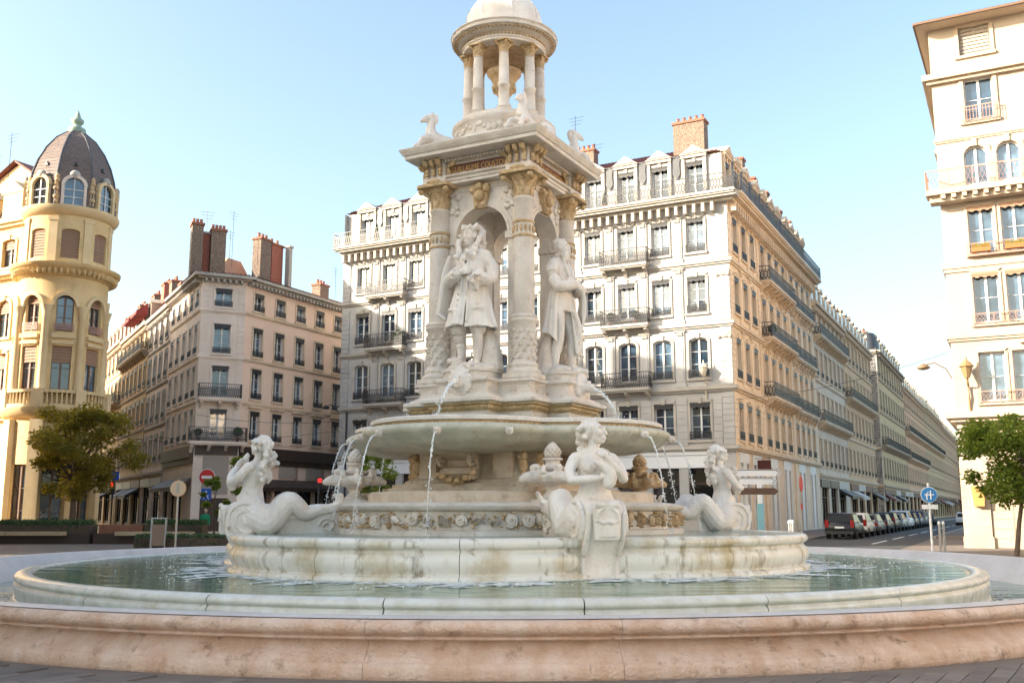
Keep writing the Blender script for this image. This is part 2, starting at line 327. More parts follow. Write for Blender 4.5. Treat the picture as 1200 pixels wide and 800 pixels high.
class House:
    def __init__(s, name, label, cat, loc, group=None):
        s.L = Vector(loc); s.root = thing(name, label, cat, loc, 0, group); s.I = T(-loc[0], -loc[1], -loc[2])
    def part(s, name, b, m, M=None, smooth=False, parent=None, label=None):
        o = b.build(name, m, parent or s.root, smooth, None if parent else s.I @ (M or Matrix()));
        if label: o['label'] = label
        return o
    def facade(s, M, W, z0, z1, ops, wm, name='wall', depth=.26, x0=0.):
        b = MB(); us = sorted({round(x0,4), round(W,4)} | {round(o['u']-o['w']/2,4) for o in ops} | {round(o['u']+o['w']/2,4) for o in ops})
        zs = sorted({round(z0,4), round(z1,4)} | {round(o['z'],4) for o in ops} | {round(o['z']+o['h'],4) for o in ops})
        us = [u for u in us if x0 <= u <= W]; zs = [z for z in zs if z0 <= z <= z1]
        for i in range(len(us)-1):
            for j in range(len(zs)-1):
                uc = (us[i]+us[i+1])/2; zc = (zs[j]+zs[j+1])/2
                if not any(abs(uc-o['u']) < o['w']/2 and o['z'] < zc < o['z']+o['h'] for o in ops):
                    b.add([(us[i],0,zs[j]),(us[i+1],0,zs[j]),(us[i+1],0,zs[j+1]),(us[i],0,zs[j+1])], [(0,1,2,3)])
        for o in ops:
            a, c, p, q = o['u']-o['w']/2, o['u']+o['w']/2, o['z'], o['z']+o['h']; d = depth
            rise = o.get('rise', 0)
            b.add([(a,0,p),(a,d,p),(a,d,q),(a,0,q)], [(0,1,2,3)]); b.add([(c,0,p),(c,0,q),(c,d,q),(c,d,p)], [(0,1,2,3)])
            b.add([(a,0,p),(c,0,p),(c,d,p),(a,d,p)], [(0,1,2,3)])
            ap = arc_pts(o['w'], o['h'], rise)
            for P, Q in zip(ap[:-1], ap[1:]):
                x1, z1_, x2, z2_ = o['u']+P[0], p+P[1], o['u']+Q[0], p+Q[1]
                b.add([(x1,0,z1_),(x1,d,z1_),(x2,d,z2_),(x2,0,z2_)], [(0,1,2,3)])
                if rise > 0: b.add([(x1,0,z1_),(x2,0,z2_),(x2,0,q),(x1,0,q)], [(0,1,2,3)])
            if o.get('shop'):
                e = MB(); e.add([(a,d,p),(c,d,p),(c,d,q),(a,d,q)], [(0,1,2,3)]); pn = s.part('shop_window', e, GLASSD, M)
                e = MB(); 
                e.box(a, c, d-.06, d-.003, p, p+.25); e.box(a, c, d-.06, d-.003, q-(q-p)*.27, q-(q-p)*.27+.09)
                for k in range(o['shop']+1): xx = a+.05+(c-a-.1)*k/o['shop']; e.box(xx-.05, xx+.05, d-.07, d-.004, p+.25, q)
                e.build('shop_frame', o.get('sm', FRAME), pn)
            elif 'st' in o:
                ms = win_meshes(o['w'], o['h'], rise, o['st']); wo = None
                for nm, me in ms:
                    if wo is None: wo = put(nm, me, s.root, s.I @ M @ T(o['u'], 0, o['z']))
                    else: put(nm, me, wo)
        return s.part(name, b, wm, M)
    def balcony(s, M, u0, u1, z, out=.75, h=1.0, m=IRON, slab=TRIM, sp=.15, brackets=True):
        b = MB(); b.box(u0, u1, -out, .02, z-.16, z); b.box(u0+.06, u1-.06, -out+.08, .02, z-.26, z-.163)
        if brackets:
            n = max(2, int((u1-u0)/1.2)+1)
            for i in range(n):
                x = u0+.25+(u1-u0-.5)*i/(n-1); b.prism([(-.02,z-.263),(-out+.15,z-.263),(-out+.2,z-.4),(-.25,z-.55),(-.02,z-.8)], x-.1, x+.1, 'x')
        o = s.part('balcony', b, slab, M)
        b = MB(); rail(b, u0+.03, u1-.03, -out+.06, z, h, sp)
        b2 = MB(T(u0+.045, 0, 0) @ RZ(R(90))); rail(b2, -out+.09, -.0, 0, z, h, sp); b.add(b2.v, b2.f)
        b2 = MB(T(u1-.045, 0, 0) @ RZ(R(90))); rail(b2, -out+.09, -.0, 0, z, h, sp); b.add(b2.v, b2.f)
        put('railing', b.mesh('railing', m), o); return o
    def mould(s, M, W, levels, m, el=0, er=0, name='cornice'):
        for z, h, out in levels:
            b = MB(); b.box(-(out if el else 0), W+(out if er else 0), -out, .02, z, z+h); b.box(-(out*.55 if el else 0), W+(out*.55 if er else 0), -out*.55, .02, z-h*.6, z-.003)
            s.part(name, b, m, M)
    def modillions(s, M, W, z, h, out, m, sp=.5, wd=.18):
        b = MB(); n = int(W/sp)
        for i in range(n): x = sp*(i+.5); b.box(x-wd/2, x+wd/2, -out, .015, z-h, z)
        s.part('modillions', b, m, M)
    def chimney(s, M, u, y, z, w, d, h, m=BRICK, pots=4, cap=True, label=None):
        b = MB(); b.box(u, u+w, y, y+d, z, z+h)
        o = s.part('chimney', b, m, M, label=label)
        b = MB(); b.box(u-.08, u+w+.08, y-.08, y+d+.08, z+h+.002, z+h+.16); put('chimney_cap', b.mesh('chimney_cap', POT if pots else TRIM), o)
        for k in range(pots):
            b = MB(); x = u+w*(k+.5)/pots; b.lathe([(.13,z+h+.162),(.10,z+h+.5),(.13,z+h+.55),(.0,z+h+.56)], 8, (x, y+d/2)); put('chimney_pot', b.mesh('chimney_pot', POT), o)
        return o
    def antenna(s, M, u, y, z, h):
        b = MB(); b.bar((u,y,z), (u,y,z+h), .025)
        for k in range(3): b.bar((u-.5+.1*k,y,z+h-.15-.25*k), (u+.6-.1*k,y+.1,z+h-.1-.25*k), .015)
        s.part('antenna', b, IRON, M)
    def quoins(s, M, x0, x1, z0, z1, m, hh=.36, out=.05, alt=0):
        b = MB(); n = int((z1-z0)/hh)
        for k in range(n): d = alt*(k % 2); b.box(x0+(d if alt > 0 else 0), x1+(d if alt < 0 else 0), -out, .01, z0+k*hh+.025, z0+(k+1)*hh-.005)
        s.part('quoins', b, m, M)
def frame_at(p, ang): return T(p[0], p[1], 0) @ RZ(ang)
A1 = math.atan2(-.470, .8826); A2 = math.atan2(.892, .452)
ST = lambda frm='w', bars=2, val=0, blind=0., guard=.5, surr=.16, gl='g', sm=None: (frm, bars, val, blind, guard, surr, gl, sm or TRIM)
# ------------------------------------------------------------------ big white corner building
H = House('corner_building', 'large white stone corner building with a long top balcony behind the fountain', 'building', (CORN.x, CORN.y, 0))
W1 = 29.8; MF = frame_at(CORN-D1*W1, A1); MS = frame_at(CORN, A2); W2 = 27.6
cols = [W1-(2.13+2.34*k) for k in range(12)]
scol = [1.4,3.7,6.0, 9.0,11.3,13.6,15.9, 19.0,21.2,23.4,25.7]
FL = [(5.9,2.3,1.25,0,2),(9.7,2.55,1.2,.16,2),(13.8,2.35,1.15,0,2),(17.7,2.25,1.12,0,2)]
def floors(cols, side):
    ops = []
    for k, u in enumerate(cols):
        for j, (z, h, w_, rise, bars) in enumerate(FL):
            bal = (k in (2, 10) and not side and j > 0) or (side and 3 <= k <= 6 and j > 0)
            st = ST('w', bars, 1 if (j != 1 or side) else 0, (.62 if side and (k*7+j*3) % 5 < 3 else 0), 0 if bal else .5, .17, 'g', TRIMP if side else TRIM)
            ops.append(dict(u=u, z=z, h=h, w=w_ if not side else 1.05, rise=rise, st=st))
    return ops
fr = floors(cols, 0); sd = floors(scol, 1)
fr += [dict(u=u, z=.5, h=3.7, w=1.75, shop=1, sm=SHOP) for u in cols]
sd += [dict(u=u, z=.3, h=4.2, w=.62, shop=1, sm=SHOP) for c in (1.9,5.3,10,14.5,20,24.5) for u in (c-.75, c+.75)]
H.facade(MF, W1, 0, 21.15, fr, CREAM); H.facade(MS, W2, 0, 21.15, sd, PEACHS)
# ground floor painted shopfront, string courses
b = MB(); b.box(0, W1-.9, -.05, .01, 4.22, 5.0); b.box(0, W1-.9, -.12, .01, 5.0, 5.2); H.part('fascia', b, WHITEP, MF)
for c in (1.9,5.3,10,14.5,20,24.5):
    b = MB(); b.box(c-1.25, c+1.25, -.06, .01, 4.52, 5.15); b.box(c-1.25, c-1.08, -.06, .01, 0, 4.52); b.box(c+1.08, c+1.25, -.06, .01, 0, 4.52); b.box(c-.42, c+.42, -.06, .01, 0, 4.52); H.part('shopfront_frame', b, WHITEP, MS)
H.mould(MF, W1, [(5.32,.2,.28),(8.95,.22,.26),(12.95,.2,.22),(16.9,.2,.2)], TRIM, 0, 1, 'string_course')
H.mould(MS, W2, [(5.32,.2,.28),(8.95,.22,.26),(12.95,.2,.22),(16.9,.2,.2)], TRIMP, 0, 0, 'string_course')
H.mould(MF, W1, [(20.9,.3,.75)], TRIM, 0, 1); H.mould(MS, W2, [(20.9,.3,.75)], TRIMP, 0, 0)
H.modillions(MF, W1, 20.7, .55, .5, TRIM, .585, .2); H.modillions(MS, W2, 20.7, .55, .5, TRIMP, .585, .2)
# rustication joints on the first floor: proud stone courses between the windows
def courses(M, W, cols, wd, z0, z1, m, hh=.42):
    edges = [.75]+[x for u in cols for x in (u-wd/2-.2, u+wd/2+.2)]+[W-.75]; es = sorted(edges)
    for i in range(0, len(es), 2):
        if es[i+1]-es[i] > .1:
            b = MB(); b.box(es[i], es[i+1], -.045, .01, .025, hh-.006); me_ = b.mesh('course_stone', m)
            for k in range(int((z1-z0)/hh)): put('course_stone', me_, H.root, H.I @ M @ T(0,0,z0+k*hh))
courses(MF, W1, cols[::-1], 1.25, 5.55, 8.75, CREAM); courses(MS, W2, scol, 1.05, 5.55, 8.75, PEACHS)
for M_, W_, m_ in ((MF, W1, CREAM), (MS, W2, PEACHS)):
    for za, zb in ((5.55,8.8),(9.2,12.8),(13.2,16.75),(17.15,20.1)):
        H.quoins(M_, W_-.72 if M_ is MF else .02, W_-.02 if M_ is MF else .72, za, zb, m_); H.quoins(M_, .02 if M_ is MF else W_-.72, .72 if M_ is MF else W_-.02, za, zb, m_)
    if M_ is MS:
        for za, zb in ((0.0,5.2),(5.55,8.8),(9.2,12.8),(13.2,16.75),(17.15,20.1)): H.quoins(MS, 17.1, 17.7, za, zb, m_, .36, .12); H.quoins(MS, 7.3, 7.8, za, zb, m_, .36, .08)
# panelled pilasters between the bays with carved capitals
for M_, cs, m_, tm in ((MF, cols[::-1], CREAM, TRIM), (MS, scol, PEACHS, TRIMP)):
    for a, c in zip(cs[:-1], cs[1:]):
        if c-a > 2.6: continue
        u = (a+c)/2
        for za, zb in ((9.2,12.72),(13.2,16.7),(17.15,20.05)):
            b = MB(); q = MB(); b.box(u-.3, u+.3, -.07, .01, za, zb); b.box(u-.2, u+.2, -.1, -.069, za+.35, zb-.6); b.box(u-.36, u+.36, -.1, .01, za, za+.2)
            q.box(u-.38, u+.38, -.14, .01, zb-.06, zb+.04)
            for k in range(-1, 2): q.ball((u+k*.13, -.1, zb-.2), (.1,.07,.13), 6, 4)
            po_ = H.part('pilaster', b, m_, M_); put('pilaster_capital', q.mesh('pilaster_capital', tm), po_)
for z in (12.3, 16.2):                      # carved consoles at the corner
    b = MB(); b.ball((W1-.45,-.06,z), (.42,.12,.22), 8, 5); b.ball((W1-.8,-.06,z-.1), (.16,.14,.16), 6, 4); b.ball((W1-.1,-.06,z-.1), (.16,.14,.16), 6, 4); H.part('corner_carving', b, TRIM, MF)
for z in (9.15, 13.25, 17.2):
    H.balcony(MF, cols[2]-1.65, cols[2]+1.65, z+.12, .75, 1.0); H.balcony(MF, cols[10]-1.7, cols[10]+1.7, z+.12, .75, 1.0)
    H.balcony(MS, 8.0, 16.9, z+.12, .8, 1.0, slab=TRIMP, sp=.2)
    H.balcony(MS, 18.3, 26.5, z+.12, .5, .95, slab=TRIMP, sp=.2)
H.balcony(MF, -.4, W1+.74, 21.3, .95, 1.05, brackets=False, sp=.19); H.balcony(MS, .0, W2+.3, 21.3, .95, 1.05, slab=TRIMP, brackets=False, sp=.19)
# attic storey with pedimented dormers
af = [dict(u=u, z=21.45, h=2.35, w=1.1, st=ST('w',2,1,0,0,.16,'g')) for u in cols]; as_ = [dict(u=u, z=21.45, h=2.3, w=1.0, st=ST('w',2,1,0,0,.16,'g',TRIMP)) for u in scol]
H.facade(MF @ T(0,.35,0), W1-.35, 21.15, 24.1, af, CREAM, 'attic_wall'); H.facade(MS @ T(0,.35,0), W2, 21.15, 24.1, as_, PEACHS, 'attic_wall', x0=.35)
def dormers(M, cs, m):
    for u in cs:
        b = MB(); b.box(u-.85, u+.85, .12, 1.2, 24.03, 24.22); b.prism([(u-.95,24.223),(u+.95,24.223),(u,24.85)], .05, 2.2, 'y'); b.prism([(u-.62,24.32),(u+.62,24.32),(u,24.7)], .0, .06, 'y')
        b.box(u-.82, u-.62, .2, .4, 21.4, 24.03); b.box(u+.62, u+.82, .2, .4, 21.4, 24.03)
        H.part('dormer_pediment', b, m, M)
    for a, c in zip(cs[:-1], cs[1:]):
        u = (a+c)/2; b = MB(); b.prism([(u-.05,22.75),(u+.05,22.75),(u+.26,23.1),(u+.2,23.7),(u+.3,24.3),(u-.3,24.3),(u-.2,23.7),(u-.26,23.1)], .22, .36, 'y'); H.part('slate_panel', b, GREYROOF, M)
dormers(MF, cols[::-1], TRIM); dormers(MS, scol, TRIMP)
# roof: low tiled hips above the attic
def hip(M, W, d, z0, z1, m, y0=.2, in_l=3., in_r=3., nm='roof'):
    b = MB(); b.add([(0,y0,z0),(W,y0,z0),(W-in_r,d,z1),(in_l,d,z1),(0,2*d-y0,z0),(W,2*d-y0,z0)], [(0,1,2,3),(1,5,2),(5,4,3,2),(4,0,3)])
    n = int(W/.28)
    for i in range(n):          # rows of roll tiles
        x = .14+i*.28; fx = min(1, x/in_l) if x < in_l else min(1, (W-x)/in_r) if x > W-in_r else 1
        if fx > .05: b.add([(x-.06,y0,z0),(x,y0,z0+.08),(x+.06,y0,z0),(x-.06,y0+(d-y0)*fx,z0+(z1-z0)*fx),(x,y0+(d-y0)*fx,z0+(z1-z0)*fx+.08),(x+.06,y0+(d-y0)*fx,z0+(z1-z0)*fx)], [(0,1,4,3),(1,2,5,4)])
    return H.part(nm, b, m, M)
hip(MF, W1-.4, 5.5, 24.2, 26.6, TILE); hip(MS @ T(4,0,0), W2-4, 5.5, 24.2, 26.4, TILE, .4)
H.chimney(MF, W1-3.9, 1.6, 24.3, 2.1, .9, 2.7, BRICK, 5, label='rubble chimney stack with clay pots at the corner'); H.chimney(MF, W1-14.3, 2.2, 24.3, 1.8, .9, 2.9, BRICK, 5); H.chimney(MF, W1-11.6, 2.6, 24.3, 1.5, .8, 2.4, BRICK, 4)
for s_, hh, mm in ((9.6,1.0,BRICK),(13.2,.6,REDBRICK),(17.4,.7,BRICK),(22.2,.5,REDBRICK),(26.2,.6,BRICK)): H.chimney(MS, s_, 1.2, 24.3, .8, 1.8, hh+1.5, mm, 3)
H.antenna(MF, W1-11.0, 1.5, 24.8, 4.2); H.antenna(MF, W1-9.4, 1.2, 24.6, 2.0)
b = MB(); b.box(.3, 29, .5, 20, 0, 24); H.part('inner_block', b, GREYST, MF @ T(0,.1,0))
LW = frame_at(CORN-D1*W1+D2*16, A2+PI); b = MB(); b.add([(0,0,0),(16,0,0),(16,0,24.1),(0,0,24.1)], [(0,1,2,3)]); H.part('side_wall', b, CREAM, LW)
# plants on its balconies
def ball_plant(x, y, z, r, label, M, group=None, cone=False):
    p = M @ Vector((x, y, z)); t = thing('potted_plant', label, 'plant', p, 0, group)
    b = MB(); b.lathe([(.10,0),(.15,.22),(.15,.26),(.0,.24)], 10); b.build('pot', POT, t)
    b = MB(); rr = random.Random(int(x*91+z*7)); n = 240
    for k in range(n):
        if cone: h_ = rr.random(); q = (1-h_)*r*rr.uniform(.7,1); a = rr.uniform(0,2*PI); c = Vector((q*cos(a), q*sin(a), .3+h_*r*4))
        else: v = Vector((rr.gauss(0,1), rr.gauss(0,1), rr.gauss(0,1))).normalized()*r*rr.uniform(.75,1); c = v+Vector((0,0,.35+r))
        d = Vector((rr.gauss(0,1), rr.gauss(0,1), rr.gauss(0,1))).normalized()*.08; e = d.orthogonal().normalized()*.06
        b.add([c-d, c+e, c+d, c-e], [(0,1,2,3)])
    b.build('foliage', HEDGE, t, fix=False); b = MB(); b.bar((0,0,.2), (0,0,.35+r), .02); b.build('stem', BARK, t)
ball_plant(cols[10]+1.15, -.35, 13.37, .42, 'round clipped shrub on the balcony left of the fountain column', MF)
ball_plant(cols[11]-1.2, -.5, 21.3, .22, 'small cone shaped shrub at the far left end of the top balcony', MF, cone=True)
ball_plant(cols[10]-.9, -.5, 21.3, .25, 'cone shaped shrub on the top balcony beside the fountain column', MF, cone=True)
ball_plant(cols[3]+1.1, -.5, 21.3, .18, 'thin cypress shrub on the top balcony right of the fountain', MF, cone=True)
ball_plant(cols[2]-1.0, -.35, 13.37, .28, 'left clipped topiary ball on the balcony right of the fountain', MF)
ball_plant(cols[2]+.75, -.35, 13.37, .26, 'right clipped topiary ball on the balcony right of the fountain', MF)
# ------------------------------------------------------------------ generic street house
def house(label, p0, ang, W, fl, ncol, wm, tm, top, roofm=GREYROOF, shop=SHOP, depth=9, frm='w', cat='building', valance=0, blind=.0, bal=(), chim=(), surr=.13, dorm=True, shop_h=4.2, wd=1.05, roofh=2.2, name='town_house', group=None, u0=None, gl='g', guard=.45):
    h = House(name, label, cat, (p0[0], p0[1], 0), group); M = frame_at(p0, ang)
    sp = W/ncol; ops = []
    for k in range(ncol):
        u = sp*(k+.5)
        for j, (z, hh) in enumerate(fl):
            ops.append(dict(u=u, z=z, h=hh, w=wd, st=ST(frm, 2, valance, blind if (k*5+j*3) % 4 else 0, guard if j not in bal else 0, surr, gl, tm)))
        if k % 2 == 0 and k+1 < ncol: ops.append(dict(u=u+sp*.5, z=.3, h=shop_h-.9, w=sp*1.55, shop=3, sm=shop))
    h.facade(M, W, 0, top, ops, wm)
    rs_ = random.Random(int(W*100)+ncol)
    for k in range(0, ncol-1, 2):
        m_ = rs_.choice(SHOPCOL); b = MB(); b.box(sp*k+.12, sp*(k+2)-.12, -.1, .01, shop_h-.6, shop_h+.05); h.part('fascia', b, m_, M)
        if rs_.random() < .45: b = MB(); b.prism([(-.03,shop_h-.62),(-1.2,shop_h-1.25),(-1.2,shop_h-1.5),(-.03,shop_h-.9)], sp*k+.25, sp*(k+2)-.25, 'x'); h.part('awning', b, rs_.choice(SHOPCOL), M)
    h.mould(M, W, [(shop_h+.35,.2,.22)]+[(z-.55,.14,.14) for z, hh in fl[1:]], tm, name='string_course')
    h.mould(M, W, [(top-.3,.3,.5)], tm); h.modillions(M, W, top-.5, .3, .35, tm, .6, .2)
    for j in bal: h.balcony(M, sp*.1, W-sp*.1, fl[j][0]-.12, .7, .95, slab=tm, sp=.22)
    b = MB(); b.add([(0,-.1,top),(W,-.1,top),(W,1.3,top+roofh),(0,1.3,top+roofh),(0,depth,top+roofh+.8),(W,depth,top+roofh+.8),(0,depth,0),(W,depth,0),(0,.1,0),(W,.1,0),(0,.1,top),(W,.1,top)],
          [(0,1,2,3),(3,2,5,4),(8,10,0,3,4,6),(9,7,5,2,1,11),(6,4,5,7)]); h.part('roof', b, roofm, M)
    if dorm:
        for k in range(ncol):
            u = sp*(k+.5); b = MB(); b.box(u-.6, u+.6, .1, 1.4, top+.05, top+1.75); b.prism([(u-.75,top+1.753),(u+.75,top+1.753),(u,top+2.2)], .0, 1.6, 'y'); d = h.part('dormer', b, tm, M)
            e = MB(); e.add([(u-.38,.09,top+.35),(u+.38,.09,top+.35),(u+.38,.09,top+1.6),(u-.38,.09,top+1.6)], [(0,1,2,3)]); put('pane', e.mesh('pane', GLASS, fix=False), d)
    for (u, w_, hh, m_, pots) in chim: h.chimney(M, u, 2.0, top+roofh-.5, w_, .9, hh, m_, pots)
    return h, M
# street on the right, beyond the corner building
def along(s): return CORN+D2*s
house('grey stone town house with long iron balconies beyond the white corner building', along(27.7), A2, 16.4, [(5.4,2.3),(9.3,2.4),(13.2,2.3),(16.8,2.1)], 7, mat('beige_limestone', (.74,.62,.51), .85, (.62,.51,.41), .6, 6), TRIMP, 19.6, bal=(1,3), chim=((3,1.2,2.6,REDBRICK,5),(11,1.6,2.4,POT,6)), blind=.5)
house('tan stone town house with two rows of balconies, third along the right street', along(44.2), A2, 21.0, [(5.4,2.3),(9.2,2.4),(13.0,2.3),(16.8,2.1)], 8, TANW, TRIMP, 20.0, bal=(2,), chim=((4,1.3,2.2,BRICK,4),(14,1.3,2.0,REDBRICK,4)), blind=.5)
h6, M6 = house('pale yellow town house with a slate corner turret, fourth along the right street', along(72.0), A2, 30.0, [(5.6,2.5),(9.8,2.5),(14.2,2.4),(18.4,2.2)], 10, OCHREW, PALET, 21.6, bal=(1,), chim=((8,1.5,2.0,BRICK,4),(20,1.5,2.2,REDBRICK,4)))
E6 = frame_at(along(72.0)-N2*9, math.atan2(N2.y, N2.x)); h6.facade(E6, 9, 0, 21.6, [dict(u=u, z=z, h=2.4, w=1.1, st=ST('w',2,0,0,.4,.15,'g',PALET)) for u in (2,4.5,7) for z in (5.6,9.8,14.2,18.4)], CREAM)
h6.mould(E6, 9, [(4.6,.25,.25),(9.2,.2,.2),(13.6,.2,.2),(21.3,.3,.5)], PALET)
b = MB(); b.lathe([(1.7,21.62),(1.55,22.8),(1.2,23.8),(1.15,23.9),(0,24.1)], 8, (1.1,1.4)); h6.part('turret_roof', b, GREYROOF, M6, True)
house('orange rendered town house with iron balconies, fifth along the right street', along(102.2), A2, 36.0, [(5.6,2.4),(9.6,2.4),(13.6,2.4),(17.4,2.2)], 12, mat('orange_render', (.80,.52,.33), .85, (.70,.43,.26), .6, 6, .1), TRIMP, 20.2, bal=(1,2), chim=((6,1.6,2.6,POT,4),(18,1.6,2.4,POT,4),(30,1.6,2.4,BRICK,4)))
house('ochre stone town house near the far end of the right street', along(138.4), A2, 44.0, [(5.6,2.4),(9.6,2.4),(13.6,2.4),(17.4,2.2)], 14, OCHREW, TRIMP, 20.6, bal=(2,), chim=((8,1.6,2.6,POT,4),(26,1.6,2.4,BRICK,4)))
house('brown stone block closing the far end of the right street', along(182.6), A2, 60.0, [(5.6,2.4),(9.6,2.4),(13.6,2.4),(17.4,2.2)], 16, TANW, TRIMP, 20.0, chim=((20,1.6,2.4,BRICK,4),))
house('distant grey block facing down the right street', Vector((*on_street(245,-4)[:2],0)), math.atan2(N2.y,N2.x), 30, [(5.6,2.4),(9.6,2.4),(13.6,2.4)], 9, BROWNW, TRIM, 17, chim=())
# ------------------------------------------------------------------ peach corner building, left of the white one
PB = Vector((-22.3, 70.0, 0)); CH = Vector((cos(R(25)), sin(R(25)), 0)); PB2 = PB+CH*3.1
DL = Vector((-.496, .868, 0)); AL = math.atan2(-DL.y, -DL.x)
H = House('peach_building', 'peach corner building with a grey chamfered corner and brown shopfronts', 'building', (PB.x, PB.y, 0))
MC = frame_at(PB, R(25)); MP = frame_at(PB2, A2); MB2 = frame_at(PB+DL*10.6, AL)
FP = [(6.65,2.1),(9.65,2.2),(12.75,2.15),(16.15,1.35)]
wp = lambda j, sm, g=.42: ST('w', 2 if j < 3 else 1, 2 if 0 else 1, 0, g, .14, 'g', sm)
ch = [dict(u=1.55, z=z, h=h, w=1.15, st=wp(j, GREYST, 0 if j < 2 else .42)) for j, (z, h) in enumerate(FP)]
H.facade(MC, 3.1, 0, 18.3, ch+[dict(u=1.55, z=.2, h=2.3, w=1.9, st=ST('b',0,0,0,0,0,'d'))], GREYST)
pc = [1.45+2.42*k for k in range(10)]
pe = [dict(u=u, z=z, h=h, w=1.0, st=wp(j, TRIMP)) for u in pc for j, (z, h) in enumerate(FP)]
H.facade(MP, 25, 0, 18.3, pe+[dict(u=u+1.2, z=.2, h=3.0, w=2.1, shop=2, sm=SHOP) for u in pc], PEACH)
lc = [1.1,3.3,5.5,7.7,9.6]
H.facade(MB2, 10.6, 0, 18.3, [dict(u=u, z=z, h=h, w=.95, st=wp(j, GREYST)) for u in lc for j, (z, h) in enumerate(FP)]+[dict(u=u, z=.2, h=2.9, w=1.7, shop=2, sm=SHOP) for u in (1.5,4,6.5)], GREYST)
for M_, W_, m_, er in ((MC,3.1,GREYST,1),(MP,25,TRIMP,0),(MB2,10.6,GREYST,1)):
    H.mould(M_, W_, [(9.2,.14,.12),(12.4,.14,.12),(15.8,.16,.14)], m_, 0, er, 'string_course'); H.mould(M_, W_, [(18.25,.22,.65)], TRIM, 0, er); H.modillions(M_, W_, 18.1, .22, .5, TRIM, .42, .16)
for u in pc:
    b = MB(); b.box(u-.75, u+.75, -.2, .01, 8.98, 9.12); H.part('window_hood', b, TRIMP, MP)
H.quoins(MC, .02, .5, 6.4, 18, GREYST, .4, .04); H.quoins(MC, 2.6, 3.08, 6.4, 18, GREYST, .4, .04)
for z0_, w_ in ((9.5,1.5),(6.42,2.0)): H.balcony(MC, 1.55-w_, 1.55+w_, z0_, .8, 1.0, slab=GREYST, sp=.14)
# shops: brown fascia boards, roller blinds, door
for M_, W_ in ((MP,25),(MB2,10.6)):
    b = MB(); b.box(.02, W_, -.25, .01, 5.3, 6.15); b.box(.02, W_, -.12, .01, 4.9, 5.297); H.part('fascia', b, SHOP, M_)
    b = MB(); b.prism([(-.03,3.9),(-1.0,3.3),(-1.0,3.0),(-.03,3.6)], .6, W_-.3, 'x'); H.part('awning', b, SHOP, M_)
b = MB(); b.box(.1, 3.0, -.18, .01, 5.5, 6.1); H.part('fascia', b, SHOP, MC)
b = MB()
for k in range(14): b.add([(.65,-.05,2.75+k*.19),(2.45,-.05,2.75+k*.19),(2.45,-.02,2.94+k*.19),(.65,-.02,2.94+k*.19)], [(0,1,2,3)])
b.box(.6, 2.5, -.1, .005, 3.9, 4.25); H.part('roller_blind', b, SHUT, MC)
b = MB(); b.box(.62, 1.52, .1, .14, .2, 2.48); b.box(1.58, 2.48, .1, .14, .2, 2.48); H.part('door', b, SHOP, MC)
b = MB(); b.ball((1.05,.09,1.6), (.12,.015,.1), 8, 5); H.part('door_sticker', b, POT, MC)
b = MB()
for k in range(1, 8): b.box(3.2*k-.12, 3.2*k+.12, -.1, .01, 0, 4.9)
H.part('shop_piers', b, BROWNW, MP)
b = MB()
for k in range(7): b.box(.9+3.2*k+.3, .9+3.2*k+2.2, -.09, .01, 4.0, 4.85)
H.part('transom_blinds', b, SHUT, MP)
NL = Vector((-DL.y*-1, DL.x*-1, 0)); NL = Vector((.868,.496,0)); QA, QB, QC, QD = PB+DL*10.6-NL*.6, PB-NL*.5+Vector((0,-.35,0)), PB2+Vector((.45,-.5,0)), PB2+D2*25+N2*.6
Z_ = lambda p, z: Vector((p.x, p.y, z)); RR1, RR0, RR2 = Z_(PB+Vector((1.0,7.,0)), 19.7), Z_(PB+DL*10.6+NL*5, 19.7), Z_(PB2+D2*25-N2*6, 19.7)
b = MB(T(-H.L.x, -H.L.y, 0))
def tiled(b, A, B, C, Dd, n):
    for i in range(n):
        for u0, u1, h0, h1 in ((i/n, (i+.5)/n, 0, .09), ((i+.5)/n, (i+1)/n, .09, 0)): b.add([A.lerp(B,u0)+Vector((0,0,h0)), A.lerp(B,u1)+Vector((0,0,h1)), Dd.lerp(C,u1)+Vector((0,0,h1)), Dd.lerp(C,u0)+Vector((0,0,h0))], [(0,1,2,3)])
tiled(b, Z_(QA,18.5), Z_(QB,18.5), RR1, RR0, 40); tiled(b, Z_(QB,18.5), Z_(QC,18.5), RR1, RR1, 14); tiled(b, Z_(QC,18.5), Z_(QD,18.5), RR2, RR1, 90)
b.build('roof', TILE, H.root)
H.chimney(MC, -.75, 1.2, 18.5, .8, 1.0, 3.9, BRICK, 3, label='tall rubble chimney nearest the chamfered corner'); H.chimney(MC, .1, 1.7, 18.5, .5, .8, 3.4, REDBRICK, 0); H.chimney(MC, .65, 1.2, 18.5, 1.05, 1.0, 3.6, BRICK, 4)
H.chimney(MP, 2.3, .8, 18.6, 1.2, .8, 3.5, BRICK, 3); H.chimney(MP, 3.7, .9, 18.6, 1.3, .7, 3.4, REDBRICK, 2); H.chimney(MP, 5.05, .3, 18.6, .35, .4, 3.4, TRIM, 0)
H.chimney(MP, 15.4, .3, 18.6, 1.2, .9, 3.0, GREYST, 0, label='grey cement chimney with a metal flue'); H.chimney(MP, 12.5, 3, 19, 1.2, .9, 1.8, BRICK, 3)
b = MB(); b.bar((16.0,.7,21.6), (16.0,.7,23.6), .1); H.part('flue', b, STEEL, MP)
b = MB(); b.prism([(-.5,18.6),(4.5,18.6),(2.6,20.6),(1.2,20.6)], 3.0, 3.3, 'y'); H.part('gable', b, ROSEW, MP)
H.antenna(MC, .5, 3, 21.5, 2.6); H.antenna(MP, 1.6, 3, 20, 4.4); H.antenna(MP, 2.4, 4, 20, 3.2); H.antenna(MP, 14.6, 3, 20, 2.8)
